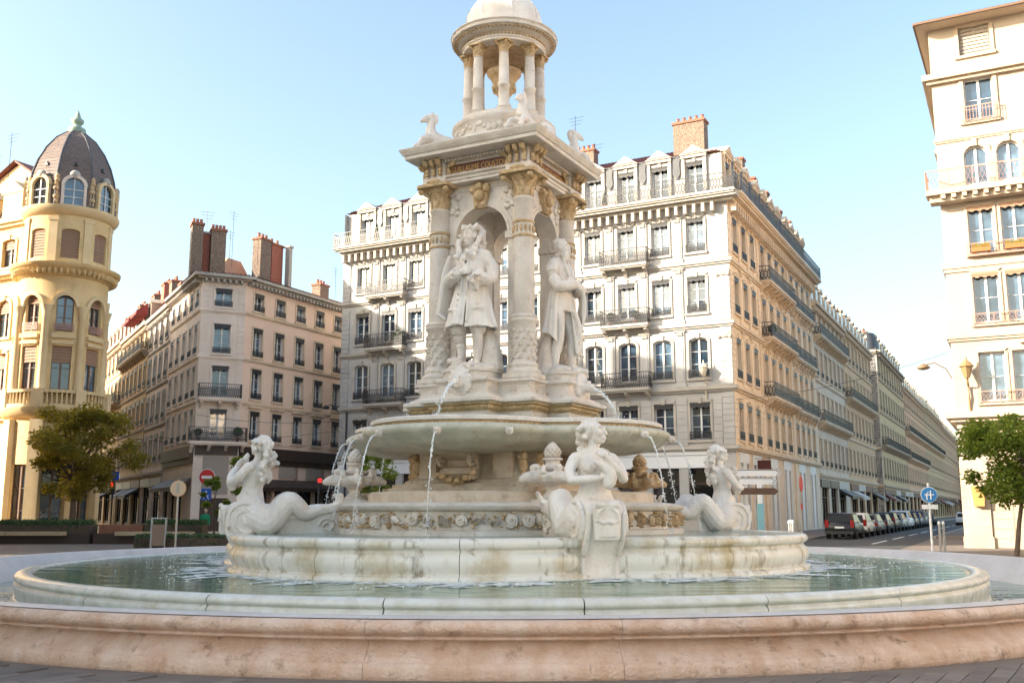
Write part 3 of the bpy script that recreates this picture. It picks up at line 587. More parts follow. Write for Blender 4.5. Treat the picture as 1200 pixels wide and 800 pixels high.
b = MB(); b.box(12, 24.5, .6, 10, 0, 18.2); H.part('inner_block', b, GREYST, MP @ T(0,.2,0))
# the street on the left
def left(s): return PB+DL*s
house('shaded grey town house next to the peach building in the left street', left(20.2), AL, 9.5, [(5.6,2.2),(9.0,2.2),(12.4,2.2),(15.6,1.8)], 4, GREYST, TRIM, 18.2, BROWNW, chim=((1.2,1.3,2.6,BRICK,4),(6.5,1.3,2.2,REDBRICK,4)), dorm=False, roofh=1.2, valance=1)
house('cream town house with red awnings on its top terrace in the left street', left(34.4), AL, 14.0, [(5.6,2.2),(9.2,2.2),(12.6,2.2),(16.0,2.0)], 6, OCHREW, PALET, 18.4, TILE, bal=(3,), chim=((2,1.5,2.8,BRICK,4),(7,1.5,3.0,REDBRICK,3),(11,1.2,2.5,BRICK,3)), valance=1)
house('ochre town house farther down the left street', left(52.6), AL, 18.0, [(5.6,2.2),(9.2,2.2),(12.6,2.2),(16.0,2.0)], 7, OCHREW, PALET, 18.8, TILE, bal=(2,), chim=((3,1.5,2.8,BRICK,4),(12,1.5,2.8,BRICK,4)), valance=1)
house('far town house at the bend of the left street', left(84), AL, 31, [(5.6,2.2),(9.2,2.2),(12.6,2.2),(16.0,2.0)], 10, TANW, TRIMP, 19.0, TILE, chim=((3,1.5,2.8,BRICK,4),))
for k in range(2):
    p = left(29-4.2*k); M_ = frame_at(p, AL); a = thing('awning', 'red canvas awning on the top terrace of the cream house, '+('the far one', 'the near one')[k], 'awning', (p.x, p.y, 18.2), 0, 'red terrace awnings')
    b = MB(M_); b.prism([(-.1,20.2),(-1.1,19.4),(-1.1,19.1),(-.1,19.1)], .2, 3.4, 'x'); b.build('canvas', mat('red_canvas', (.28,.05,.045), .8), a, M=T(-p.x,-p.y,-18.2))
# ------------------------------------------------------------------ pale building on the right
RC = Vector((20.55, 46.0, 0)); MR = frame_at(RC, A1)
H = House('pale_building', 'tall pale cream building with red tiled eaves at the right edge', 'building', (RC.x, RC.y, 0))
rc = [1.67,3.07, 6.2,7.6, 10.7,12.1, 15.2,16.6, 19.7,21.1, 24.2,25.6]; WR = 27.5
pi_ = lambda **k: ST(k.get('f','w'), k.get('b',1), k.get('v',0), k.get('bl',0), k.get('g',0), k.get('s',.13), 'g', PALET)
ro = []
for k, u in enumerate(rc):
    ro += [dict(u=u, z=6.55, h=2.3, w=1.08, st=pi_(s=.14)), dict(u=u, z=10.2, h=2.4, w=1.08, st=pi_(v=2)), dict(u=u, z=13.5, h=2.3, w=1.08, st=pi_(v=2)),
           dict(u=u, z=16.85, h=1.95, w=1.0, rise=.5, st=pi_(s=.2))]
    if k % 2 == 0: ro += [dict(u=u+.35, z=20.0, h=2.15, w=1.25, st=pi_(bl=0, s=.2)), dict(u=u+.35, z=23.35, h=1.45, w=1.35, st=pi_(bl=.98, s=.18))]
H.facade(MR, WR, 0, 25.0, ro+[dict(u=4.3, z=.1, h=3.6, w=2.6, shop=3, sm=PALET)]+[dict(u=u, z=.1, h=3.6, w=2.6, shop=3, sm=PALET) for u in (9,13,17,21,25)], PALE)
H.mould(MR, WR, [(5.85,.28,.42),(9.55,.2,.16),(12.9,.3,.12),(19.2,.14,.1),(22.3,.28,.4)], PALET, 1, 0)
b = MB(); b.box(2.9, WR, -.35, .01, 9.15, 9.3); H.part('window_cornice', b, PALET, MR)
b = MB(); b.box(-.55, WR, -.95, .01, 16.35, 16.6); b.box(-.4, WR, -.7, .01, 16.05, 16.347); o = H.part('balcony', b, PALET, MR)
b = MB()
for k in range(60): b.box(.1+k*.46, .3+k*.46, -.9, -.72, 16.15, 16.345)
b.build('dentils', PALET, o)
def lattice(b, x0, x1, y, z, h, d=.17):
    b.box(x0, x1, y-.02, y+.02, z+h-.04, z+h); b.box(x0, x1, y-.012, y+.012, z+.05, z+.075); n = int((x1-x0)/d)
    for i in range(n):
        x = x0+i*d; 
        for s_ in (0, 1): b.bar((x+s_*d, y, z+.06), (x+(1-s_)*d, y, z+h*.5), .009); b.bar((x+(1-s_)*d, y, z+h*.5), (x+s_*d, y, z+h-.04), .009)
        if i % 6 == 0: b.box(x-.015, x+.015, y-.014, y+.014, z, z+h-.04)
b = MB(); lattice(b, -.52, WR, -.9, 16.6, .95); b2 = MB(T(-.5,0,0) @ RZ(R(90))); lattice(b2, -.88, .6, 0, 16.6, .95); b.add(b2.v, b2.f); b.build('railing', PALEIRON, o)
for k in range(0, 12, 2):
    for z, hh in ((6.55,.55),(10.2,.5),(13.5,.55)):
        b = MB(); b.box(0, 2.7, -.28, -.02, z-.14, z-.05) if z > 13 else None; lattice(b, 0, 2.7, -.2, z-.05, hh, .15); H.part('guard_rail', b, PALEIRON, MR @ T(rc[k]-.65,0,0))
    b = MB(); rail(b, -.1, 1.6, -.25, 19.95, .75, .14, False); H.part('guard_rail', b, PALEIRON, MR @ T(rc[k]-.4,0,0))
MRS = frame_at(RC+D2*26, A2+PI); H.facade(MRS, 26, 0, 25, [dict(u=u, z=z, h=2.2, w=1.1, st=pi_()) for u in (3,7,11,15,19,23) for z in (6.55,10.2,13.5,16.85,20,)], PALE)
H.mould(MRS, 26, [(5.85,.28,.42),(9.55,.2,.16),(12.9,.3,.12),(18.75,.14,.1),(22.3,.28,.4)], PALET, 0, 0)
b = MB(); b.box(-.5, WR, -.9, .3, 24.97, 25.07); b.box(-.5, .3, .3, 26, 24.97, 25.07); H.part('eave', b, PALET, MR)
b = MB(); b.box(-.56, WR, -1.0, -.903, 24.99, 25.1); b.box(-.6, -.503, -.903, 26, 24.99, 25.1); H.part('gutter', b, FRAMEB, MR)
hip(MR @ T(-.55,0,0), WR+1, 8, 25.08, 28, mat('orange_tile', (.42,.15,.07), .75, (.30,.10,.05), 5), -.95, 8, 3)
H.chimney(MR, 4.6, 1.4, 25.6, 1.6, 1.0, 3.0, REDBRICK, 3)
b = MB(); b.box(-.02, 1.15, -.1, .01, 0, 3.9); b.box(-.06, 1.2, -.16, .01, 0, .5); H.part('corner_pier', b, PALET, MR); b = MB(); b.box(2.1, 2.6, -.14, .01, 0, 5.4); b.box(2.75,2.9,-.08,.01,0,5.4); H.part('pilaster', b, PALET, MR)
b = MB(); b.prism([(.42,2.75),(1.0,2.75),(.92,1.85),(.5,1.85)], -.4, -.12, 'y'); tag(b.build('wall_planter', mat('ochre_box', (.48,.27,.08), .7), M=MR), 'ochre wall box on the corner pier of the pale building', 'wall box')
for k in range(2):
    p = MR @ Vector((rc[k]-.05, -.32, 13.52)); t = thing('flower_box', 'orange flower box on a window ledge of the pale building, '+('the left one','the right one')[k], 'flower box', p, A1, 'orange flower boxes')
    b = MB(); b.prism([(-.11,0),(.11,0),(.14,.2),(-.14,.2)], -.4, .4, 'x'); b.build('box', mat('orange_clay', (.40,.15,.05), .7), t)
    b = MB(); rr = random.Random(k)
    for q in range(60): c = Vector((rr.uniform(-.38,.38), rr.uniform(-.1,.1), rr.uniform(.2,.36))); b.add([c+Vector((-.04,0,-.03)),c+Vector((.04,.02,-.03)),c+Vector((.03,0,.05)),c+Vector((-.03,-.02,.05))], [(0,1,2,3)])
    b.build('flowers', mat('orange_flowers', (.42,.15,.04), .7, (.2,.3,.05), 20), t, fix=False)['kind'] = 'stuff'
# ------------------------------------------------------------------ round tower building on the left
TC = Vector((-26.75, 58.2, 0)); rT = 2.42; fa = R(-90+27)
H = House('tower_building', 'ochre stone building with a round domed corner tower at the left edge', 'building', TC)
def wrap(u): return u/rT
def cyl_pt(a, r, z): return Vector((TC.x+r*cos(a), TC.y+r*sin(a), z))
MT0 = T(TC.x, TC.y, 0)
def rlathe(name, prof, m, n=48, smooth=True): b = MB(); b.lathe(prof, n); return H.part(name, b, m, MT0, smooth)
NW = 8
wa = [fa+R(45)*k for k in range(NW)]
# wall as stacked drums, with the window openings cut as recessed bays
def drum(z0, z1, wins):
    b = MB(); n = 8
    for k in range(NW):
        a0 = wa[k]-R(22.5); a1 = wa[k]+R(22.5); wh = wins[0]/2/rT; zb, zt = wins[1], wins[2]; rise = wins[3]
        def P(a, z, r=rT): return (r*cos(a), r*sin(a), z)
        def patch(aa, ab, za, zc, nn=3):
            for i in range(nn):
                p, q = aa+(ab-aa)*i/nn, aa+(ab-aa)*(i+1)/nn; b.add([P(p,za),P(q,za),P(q,zc),P(p,zc)], [(0,1,2,3)])
        patch(a0, wa[k]-wh, z0, z1); patch(wa[k]+wh, a1, z0, z1); patch(wa[k]-wh, wa[k]+wh, z0, zb)
        ri = rT-.28
        for s_ in (-1, 1): a = wa[k]+s_*wh; b.add([P(a,zb),P(a,zb,ri),P(a,zt-rise,ri),P(a,zt-rise)], [(0,1,2,3)])
        b.add([P(wa[k]-wh,zb),P(wa[k]+wh,zb),P(wa[k]+wh,zb,ri),P(wa[k]-wh,zb,ri)], [(0,1,2,3)])
        for i in range(n):
            p, q = -wh+2*wh*i/n, -wh+2*wh*(i+1)/n
            f = lambda x: zt-rise+rise*math.sqrt(max(0, 1-(x/wh)**2)) if rise > 0 else zt
            b.add([P(wa[k]+p,f(p)),P(wa[k]+q,f(q)),P(wa[k]+q,z1),P(wa[k]+p,z1)], [(0,1,2,3)])
            b.add([P(wa[k]+p,f(p)),P(wa[k]+p,f(p),ri),P(wa[k]+q,f(q),ri),P(wa[k]+q,f(q))], [(0,1,2,3)])
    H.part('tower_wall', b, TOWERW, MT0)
    for k in range(NW):
        if k in (3,4,5): continue
        M_ = MT0 @ RZ(wa[k]+R(90)) @ T(0, -rT+.04, zb)
        st = ST('b', wins[5], 0, wins[4] if k != 0 or wins[6] else 0, wins[7], 0, 'g'); wo = None
        for nm, me in win_meshes(wins[0], zt-zb, rise, st):
            if wo is None: wo = put(nm, me, H.root, H.I @ M_)
            else: put(nm, me, wo)
drum(0, 7.0, (1.15,.3,4.2,0,0,2,0,0)); drum(7.0, 11.25, (1.05,8.35,10.9,0,.36,1,1,0)); drum(11.25, 15.1, (.95,11.75,14.05,.47,.3,2,0,.45)); drum(15.1, 18.9, (1.0,16.05,17.8,.12,.97,1,1,0))
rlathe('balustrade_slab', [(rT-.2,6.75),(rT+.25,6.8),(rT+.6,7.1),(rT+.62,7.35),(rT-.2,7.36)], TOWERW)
rlathe('balustrade_rail', [(rT+.36,8.18),(rT+.58,8.18),(rT+.6,8.35),(rT+.34,8.36),(rT+.36,8.18)], TOWERT); rlathe('balustrade_plinth', [(rT+.38,7.36),(rT+.56,7.36),(rT+.56,7.55),(rT+.38,7.55)], TOWERT)
b = MB()
for k in range(72):
    a = R(5)*k
    if k % 9 in (0, 1): continue
    b.lathe([(.04,7.55),(.075,7.7),(.04,7.95),(.06,8.18)], 6, ((rT+.47)*cos(a), (rT+.47)*sin(a)))
H.part('balusters', b, TOWERT, MT0, True)
b = MB()
for k in range(NW):
    a = wa[k]+R(22.5); b2 = MB(RZ(a)); b2.box(rT+.3, rT+.62, -.3, .3, 7.36, 8.4); b.add(b2.v, b2.f)
H.part('balustrade_piers', b, TOWERT, MT0)
for k in range(NW):       # engaged columns and the arches they carry
    a = wa[k]+R(22.5); b = MB(); c = ((rT+.06)*cos(a), (rT+.06)*sin(a))
    b.lathe([(.32,7.4),(.32,8.3),(.26,8.4),(.24,8.7),(.2,12.5),(.24,12.55),(.22,12.7),(.32,13.1),(.34,13.15),(.34,13.25)], 12, c); H.part('engaged_column', b, TOWERT, MT0, True)
    b = MB(); m_ = 12; aw = R(18)
    for i in range(m_):
        t0, t1 = PI*i/m_, PI*(i+1)/m_
        vs = [(wa[k]+aw*s_*cos(t), r_, 13.2+s_*.85*sin(t)*1.0) for t in (t0, t1) for s_ in (1, .74) for r_ in (rT-.01, rT+.14)]
        P = [(r_*cos(a_), r_*sin(a_), z_) for a_, r_, z_ in vs]; b.add(P, [(1,5,7,3),(0,1,5,4)[::-1],(2,3,7,6)])
    H.part('arch', b, TOWERT, MT0)
    b = MB(RZ(wa[k])); b.box(rT-.02, rT+.14, -.62, .62, 11.35, 11.6); b.box(rT-.02, rT+.1, -.6, .6, 11.0, 11.2); H.part('sill', b, TOWERT, MT0)
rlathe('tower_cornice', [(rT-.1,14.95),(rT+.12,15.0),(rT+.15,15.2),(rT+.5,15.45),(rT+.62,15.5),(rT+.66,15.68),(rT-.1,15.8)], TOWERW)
b = MB()
for k in range(56): a = 2*PI*k/56; b2 = MB(RZ(a)); b2.ball((rT+.32,0,15.22), (.2,.11,.2), 6, 4); b.add(b2.v, b2.f)
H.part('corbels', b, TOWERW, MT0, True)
for k in range(NW): b = MB(RZ(wa[k]+R(22.5))); b.box(rT-.02, rT+.07, -.24, .24, 15.85, 18.5); b.box(rT-.02, rT+.1, -.3, .3, 18.25, 18.45); H.part('pilaster', b, TOWERT, MT0)
rlathe('upper_cornice', [(rT-.1,18.6),(rT+.1,18.65),(rT+.3,18.9),(rT+.36,19.05),(rT+.36,19.15),(rT-.5,19.25)], TOWERT)
# dome: eight slate facets with lucarnes
prof = [(2.58,19.15),(2.56,20.3),(2.42,21.3),(2.15,22.2),(1.72,23.1),(1.16,23.9),(.5,24.45),(.42,24.5)]
b = MB(RZ(fa+R(22.5)))
fin = []
for i in range(len(prof)-1):
    (r0, z0_), (r1, z1_) = prof[i], prof[i+1]
    for q in range(4): fin.append((r0+(r1-r0)*q/4, z0_+(z1_-z0_)*q/4))
fin.append(prof[-1])
for i in range(len(fin)-1):           # overlapping slate courses, each stepped a little
    r0, z0_ = fin[i]; r1, z1_ = fin[i+1]
    for k in range(8):
        a0, a1 = R(45)*k, R(45)*(k+1)
        for q in range(6):
            u0_, u1_ = q/6, (q+1)/6
            def L_(r, u): return (r*(cos(a0)*(1-u)+cos(a1)*u), r*(sin(a0)*(1-u)+sin(a1)*u))
            o_ = .012+.012*((i*7+k*5+q*3) % 4)/4
            p0, p1, p2, p3 = L_(r0+o_+.02, u0_), L_(r0+o_+.02, u1_), L_(r1+.004, u1_), L_(r1+.004, u0_)
            b.add([(*p0,z0_),(*p1,z0_),(*p2,z1_+.02),(*p3,z1_+.02)], [(0,1,2,3)])
dome = H.part('dome', b, SLATE, MT0)
b = MB(RZ(fa+R(22.5)))
for k in range(8): b.tube([(r_*cos(R(45)*k)*1.015, r_*sin(R(45)*k)*1.015, z_) for r_, z_ in prof], .06, 6)
b.build('dome_ribs', GREYROOF, dome)
COPPER = mat('green_copper', (.30,.40,.33), .6, (.24,.33,.27), 3)
rlathe('finial', [(.5,24.4),(.55,24.5),(.5,24.75),(.3,24.8),(.22,25.0),(.36,25.15),(.38,25.3),(.2,25.45),(.12,25.7),(.0,26.0)], COPPER, 16)
for k in range(NW):
    Mk = RZ(wa[k]+R(90)); d = 2.42
    b = MB(Mk); wv = .52
    b.box(-wv-.16, -wv, -d-.2, -d+.5, 19.2, 20.35); b.box(wv, wv+.16, -d-.2, -d+.5, 19.2, 20.35)
    ap = [(cos(PI*i/10), sin(PI*i/10)) for i in range(11)]
    for p, q in zip(ap[:-1], ap[1:]):
        b.add([(p[0]*s_, y_, 20.35+p[1]*s_*.95) for s_ in (wv, wv+.2) for y_ in (-d-.22, -d+.9)]+[(q[0]*s_, y_, 20.35+q[1]*s_*.95) for s_ in (wv, wv+.2) for y_ in (-d-.22, -d+.9)], [(0,4,6,2),(2,6,7,3),(0,1,5,4)])
    lu = H.part('lucarne', b, TOWERT if k else GREYST, MT0)
    b = MB(Mk); b.add([(-wv,-d-.03,19.2),(wv,-d-.03,19.2)]+[(wv*c_,-d-.03,20.35+.95*wv*s_) for c_, s_ in ap], [tuple(range(13))]); put('pane', b.mesh('pane', GLASS, fix=False), lu)
    b = MB(Mk); b.box(-.03,.03,-d-.09,-d-.032,19.2,20.8)
    for zz in (19.65,20.1): b.box(-wv,wv,-d-.08,-d-.033,zz,zz+.05)
    b.build('frame', FRAME, lu)
    b = MB(Mk); b.ball((0,-d-.1,21.05), (.3,.18,.27), 10, 6); b.build('shell', TRIM, lu, True)
    b = MB(RZ(wa[k]+R(22.5)+R(90))); 
    for zz, r_ in ((19.4,.16),(19.65,.2),(19.9,.14),(20.15,.2),(20.4,.15),(20.65,.17),(20.9,.13)): b.ball((.02*((zz*10) % 3),-d-.12,zz), (r_,r_*.9,.17), 7, 5)
    H.part('dome_statue', b, CARVED, MT0, True)
    b = MB(Mk); b.prism([(-.13,21.7),(.13,21.7),(0,21.95)], -2.22, -1.9, 'y'); H.part('dome_vent', b, IRON, MT0)
# flat wing going left from the tower
WL = 22.; MW = frame_at(TC-D1*(WL+1.6)+Vector((-.5,-1.5,0)), A1)
wu = [WL-1.9-3.0*k for k in range(7)]
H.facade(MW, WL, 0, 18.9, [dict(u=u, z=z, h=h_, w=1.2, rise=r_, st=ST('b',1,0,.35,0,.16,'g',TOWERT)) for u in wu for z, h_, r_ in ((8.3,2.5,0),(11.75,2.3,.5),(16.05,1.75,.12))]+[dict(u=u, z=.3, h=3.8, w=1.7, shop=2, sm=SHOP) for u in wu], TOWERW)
H.mould(MW, WL, [(7.0,.35,.5),(15.45,.25,.55),(18.75,.3,.4)], TOWERT)
b = MB()
for u in wu: b.box(u+1.3, u+1.75, -.2, .01, 7.4, 15); b.box(u+1.2, u+1.85, -.26, .01, 13.4, 14.0)
H.part('pilasters', b, TOWERT, MW)
b = MB(); b.add([(0,.1,19.05),(WL-.5,.1,19.05),(WL-1.8,1.6,21.3),(0,1.6,21.3)], [(0,1,2,3)]); H.part('mansard', b, SLATE, MW)
b = MB(); tiled(b, Vector((0,1.3,21.3)), Vector((WL-1.6,1.3,21.3)), Vector((WL-7,5.2,22.6)), Vector((0,5.2,22.6)), 70); H.part('roof', b, TILE, MW)
for u in wu[:3]:
    b = MB(); b.box(u-.9, u+.9, -.05, 1.5, 19.1, 20.7); b.prism([(u-1.1,20.703),(u+1.1,20.703),(u,21.5)], -.1, 1.6, 'y'); o = H.part('dormer', b, TOWERT, MW); b = MB(); b.add([(u-.5,-.06,19.4),(u+.5,-.06,19.4),(u+.5,-.06,20.6),(u-.5,-.06,20.6)], [(0,1,2,3)]); put('pane', b.mesh('pane', GLASS, fix=False), o)
gu = WL-8.6; b = MB(); b.box(gu-3.5, gu+1.9, 5.0, 9, 21, 24.0); b.prism([(gu-3.5,24.003),(gu+1.9,24.003),(gu-.3,25.3)], 5.0, 9, 'y'); H.part('gable', b, TOWERT, MW)
b = MB(); b.add([(gu-.3,4.6,25.5),(gu+2.6,4.6,23.8),(gu+2.6,9,23.8),(gu-.3,9,25.5),(gu-.3,4.6,25.35),(gu+2.6,4.6,23.65),(gu+2.6,9,23.65),(gu-.3,9,25.35)], [(0,1,2,3),(4,7,6,5),(0,4,5,1),(1,5,6,2)]); b.add([(gu-4.2,4.6,23.6),(gu-.3,4.6,25.5),(gu-.3,9,25.5),(gu-4.2,9,23.6)], [(0,1,2,3)]); H.part('gable_roof', b, TILE, MW)
H.antenna(MW, gu-.5, 4.4, 22.5, 4.9); H.antenna(MW, gu-2.3, 4.6, 23, 3.2)
# ground floor pilasters of the tower
for k in range(NW): b = MB(RZ(wa[k]+R(22.5))); b.box(rT-.02, rT+.3, -.36, .36, 0, 6.7); b.box(rT-.02, rT+.42, -.44, .44, 0, .8); H.part('ground_pier', b, TOWERT, MT0)
NS = Vector((.868,.496,0)); q_ = [TC+NS*2.3+DL*1.2, TC+NS*2.3+DL*46, TC+NS*2.3+DL*46-D1*28, TC-D1*22+D2*2.5, TC-D1*1.5+D2*1.0]
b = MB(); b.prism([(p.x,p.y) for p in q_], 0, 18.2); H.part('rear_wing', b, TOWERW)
c_ = sum(q_, Vector())/5; q2 = [p.lerp(c_, .35) for p in q_]; b = MB(); b.rings([[(p.x,p.y,18.25) for p in q_],[(p.x,p.y,20.6) for p in q2]]); H.part('rear_roof', b, TILE)
# ------------------------------------------------------------------ unseen houses added beside the square, sited and sized for shade and bounce
house('tall unseen ochre block added at near left to shade the white corner building', Vector((-29.2, 36.5, 0)), R(90), 11.5, [(5.6,2.4),(9.6,2.4),(13.6,2.4),(17.6,2.2),(21.4,2.0)], 4, OCHREW, PALET, 25.6, TILE, dorm=False, roofh=2.4, depth=12)
house('long unseen ochre block added along the left side of the square to shade the fountain', Vector((-27.5, -6, 0)), R(90), 34, [(5.6,2.4),(9.6,2.4),(13.6,2.4),(17.6,2.2)], 14, OCHREW, PALET, 22.4, TILE, dorm=False, roofh=2.4, depth=12, chim=((8,2,2,BRICK,4),(24,2,2,BRICK,4)))
house('long unseen pale building added on the right side of the square to bounce light on the fountain', Vector((34, 27, 0)), R(-90), 46, [(5.6,2.4),(9.6,2.4),(13.6,2.4),], 12, mat('bounce_render', (.80,.70,.58), .85, (.76,.66,.54), .5), PALET, 18.5, TILE, dorm=False, roofh=1.5, depth=12)  # added close by and kept bright to bounce sunlight onto the fountain
b = MB()
for k in range(13): b.box(1.2, 2.05, -.03, .01, .02+k*.42, .42+k*.42); b.box(-.015, 1.145, -.115, -.101, .52+k*.42, .9+k*.42) if k < 8 else None
H2 = [o for o in bpy.data.objects if o.name == 'pale_building'][0]; b.build('ashlar_blocks', PALET, H2, M=T(-RC.x,-RC.y,0) @ MR)
house('narrow tall unseen ochre block added beside the tower building to shade the white one', Vector((-34, 45.4, 0)), R(90), 7.3, [(5.6,2.4),(9.6,2.4),(13.6,2.4),(17.6,2.2),(21.4,2.0)], 3, OCHREW, PALET, 27.0, TILE, dorm=False, roofh=1.6, depth=3.5)  # unseen sliver shaped to shade the white building but not the tower
# ================================================================== FOUNTAIN
FO = Vector((-.19, 22.7, 0)); PSI = R(-28)
FM = T(*FO) @ RZ(PSI)                     # fountain frame: local -Y is the face with the long-haired statue
ARC_N = 28
def lobed(c, rho, n=ARC_N):
    """closed quatrefoil outline: four arcs of radius rho centred c along +-x, +-y"""
    t = (c*math.sqrt(2)+math.sqrt(max(0, 2*c*c-4*(c*c-rho*rho))))/2; h = math.atan2(t/math.sqrt(2), t/math.sqrt(2)-c); pts = []
    for k in range(4):
        a = -PI/2+k*PI/2; cx, cy = c*cos(a), c*sin(a)
        for i in range(n): q = a-h+2*h*i/n; pts.append((cx+rho*cos(q), cy+rho*sin(q)))
    return pts
def lobe_sweep(b, c, prof, n=ARC_N, cap=True):
    b.rings([[(x, y, z) for x, y in lobed(c, r, n)] for r, z in prof], cap)
def block_arc(b, prof, a0, a1, n):
    """one block of a circular kerb: closed profile swept between two angles"""
    b.rings([[(r*cos(a0+(a1-a0)*i/n), r*sin(a0+(a1-a0)*i/n), z) for r, z in prof] for i in range(n+1)], True)
# --- outer basin, thirty curved blocks
ob = thing('outer_basin', 'wide round outer basin of stone blocks coloured pink for warm bounce light around the whole fountain', 'basin', FO)
po = [(12.28,0),(12.27,.155),(12.22,.17),(12.20,.20),(12.08,.28),(12.03,.355),(12.04,.375),(12.17,.38),(12.18,.405),(12.13,.42),(12.20,.445),(12.235,.50),(12.21,.56),(12.14,.59),(11.9,.55),(11.9,-.05),(12.2,-.05)]
lining = [(12.139,.592),(12.05,.612),(11.85,.602),(11.78,.577),(11.2,.06),(11.1,-.05),(11.899,-.05),(11.899,.551)]
a_off = R(-90-6.2)
b = MB(); w_ = 2*PI/29; gp = .0002; po = chaikin(po, 1); block_arc(b, po, gp, w_-gp, 9); blk = b.mesh('stone_block', PINK, True); b = MB(); block_arc(b, lining, gp, w_-gp, 9); lin = b.mesh('lining', LINING, True)
for k in range(29):
    o = put('stone_block', blk, ob, RZ(a_off+k*w_)); put('lining', lin, o)
# --- middle basin
mbz = thing('middle_basin', 'pale round middle basin with water spilling over its rounded rim', 'basin', FO)
pm = [(9.80,-.05),(9.80,.14),(9.74,.16),(9.78,.30),(9.80,.40),(9.74,.44),(9.79,.47),(9.80,.52),(9.74,.575),(9.62,.59),(9.50,.575),(9.44,.50),(9.44,-.05)]
b = MB(); w_ = 2*PI/24; pm = chaikin(pm, 1); block_arc(b, pm, .001, w_-.001, 10); blk2 = b.mesh('rim_block', RIMPALE, True)
for k in range(24): put('rim_block', blk2, mbz, RZ(R(-90+6.5)+k*w_))
# wet wall skin below the middle rim: thin sheet of falling water
def sheet(name, r0, z0, r1, z1, label, lob=None, n=360, seed=1):
    b = MB(); rr = random.Random(seed); m = 7; rows = []
    for j in range(m+1):
        t = j/m; row = []
        base = lobed(lob, r0+(r1-r0)*math.sin(t*PI/2), n//4) if lob else [((r0+(r1-r0)*math.sin(t*PI/2))*cos(2*PI*i/n), (r0+(r1-r0)*math.sin(t*PI/2))*sin(2*PI*i/n)) for i in range(n)]
        for x, y in base: row.append((x, y, z0+(z1-z0)*t*t))
        rows.append(row)
    return b, rows
# --- water surfaces
def disc(name, m, r, z, inner=0., n=96, lob=None):
    b = MB(); o_ = lobed(lob, r) if lob else [(r*cos(2*PI*i/n), r*sin(2*PI*i/n)) for i in range(n)]
    b.add([(x,y,z) for x,y in o_], [tuple(range(len(o_)))]); o = b.build(name, m, fix=False, M=FM); return tag(o, kind='structure')
disc('water', WATER, 11.4, .10); disc('water', WATER, 9.47, .55)
# --- lobed inner pool
ip = thing('lobed_pool', 'four lobed inner pool with streaked wet stone wall below the sirens', 'basin', FO, PSI)
CL = 2.2
pi2 = [(4.42,.3),(4.42,.60),(4.36,.635),(4.31,.65),(4.34,.70),(4.385,.80),(4.385,.90),(4.34,.98),(4.30,1.01),(4.295,1.05),(4.34,1.07),(4.38,1.10),(4.39,1.17),(4.34,1.225),(4.24,1.245),(4.08,1.235),(4.0,1.18),(4.0,.3)]; pi2 = chaikin(pi2, 1)
def lobe_pts(c, rho, k, f0, f1, n):
    t = (c*math.sqrt(2)+math.sqrt(max(0, 2*c*c-4*(c*c-rho*rho))))/2; h = math.atan2(t/math.sqrt(2), t/math.sqrt(2)-c); a = -PI/2+k*PI/2
    return [(c*cos(a)+rho*cos(a-h+2*h*(f0+(f1-f0)*i/n)), c*sin(a)+rho*sin(a-h+2*h*(f0+(f1-f0)*i/n))) for i in range(n+1)]
for k in range(4):
    for s in range(4):
        f0, f1 = s/4+.0006, (s+1)/4-.0006; b = MB(); cols_ = []
        pr = [lobe_pts(CL, r, k, f0, f1, 14) for r, z in pi2]
        b.rings([[(*pr[j][i], pi2[j][1]) for j in range(len(pi2))] for i in range(15)], True)
        b.build('pool_block', WETPALE, ip, True)
b = MB(); lobe_sweep(b, CL, [(4.3,.05),(4.3,.34)]); b.build('pool_base', STONE, ip)
o = disc('water', WATER2, 4.1, 1.215, lob=CL)
# --- the monument
mo = thing('fountain_monument', 'white stone fountain monument with bowl, columns and a small domed lantern on top', 'monument', FO, PSI)
def P(name, b, m, smooth=False, parent=None, label=None):
    o = b.build(name, m, parent or mo, smooth)
    if label: o['label'] = label
    return o
CF, RF = 1.0, 2.98
b = MB(); lobe_sweep(b, CF, [(RF+.05,1.0),(RF+.05,1.30),(RF-.06,1.33),(RF-.06,1.66),(RF+.0,1.68),(RF+.06,1.70),(RF+.08,1.78),(RF-.05,1.82),(2.75,1.84),(2.3,1.85)]); P('frieze_base', b, STONE, True)
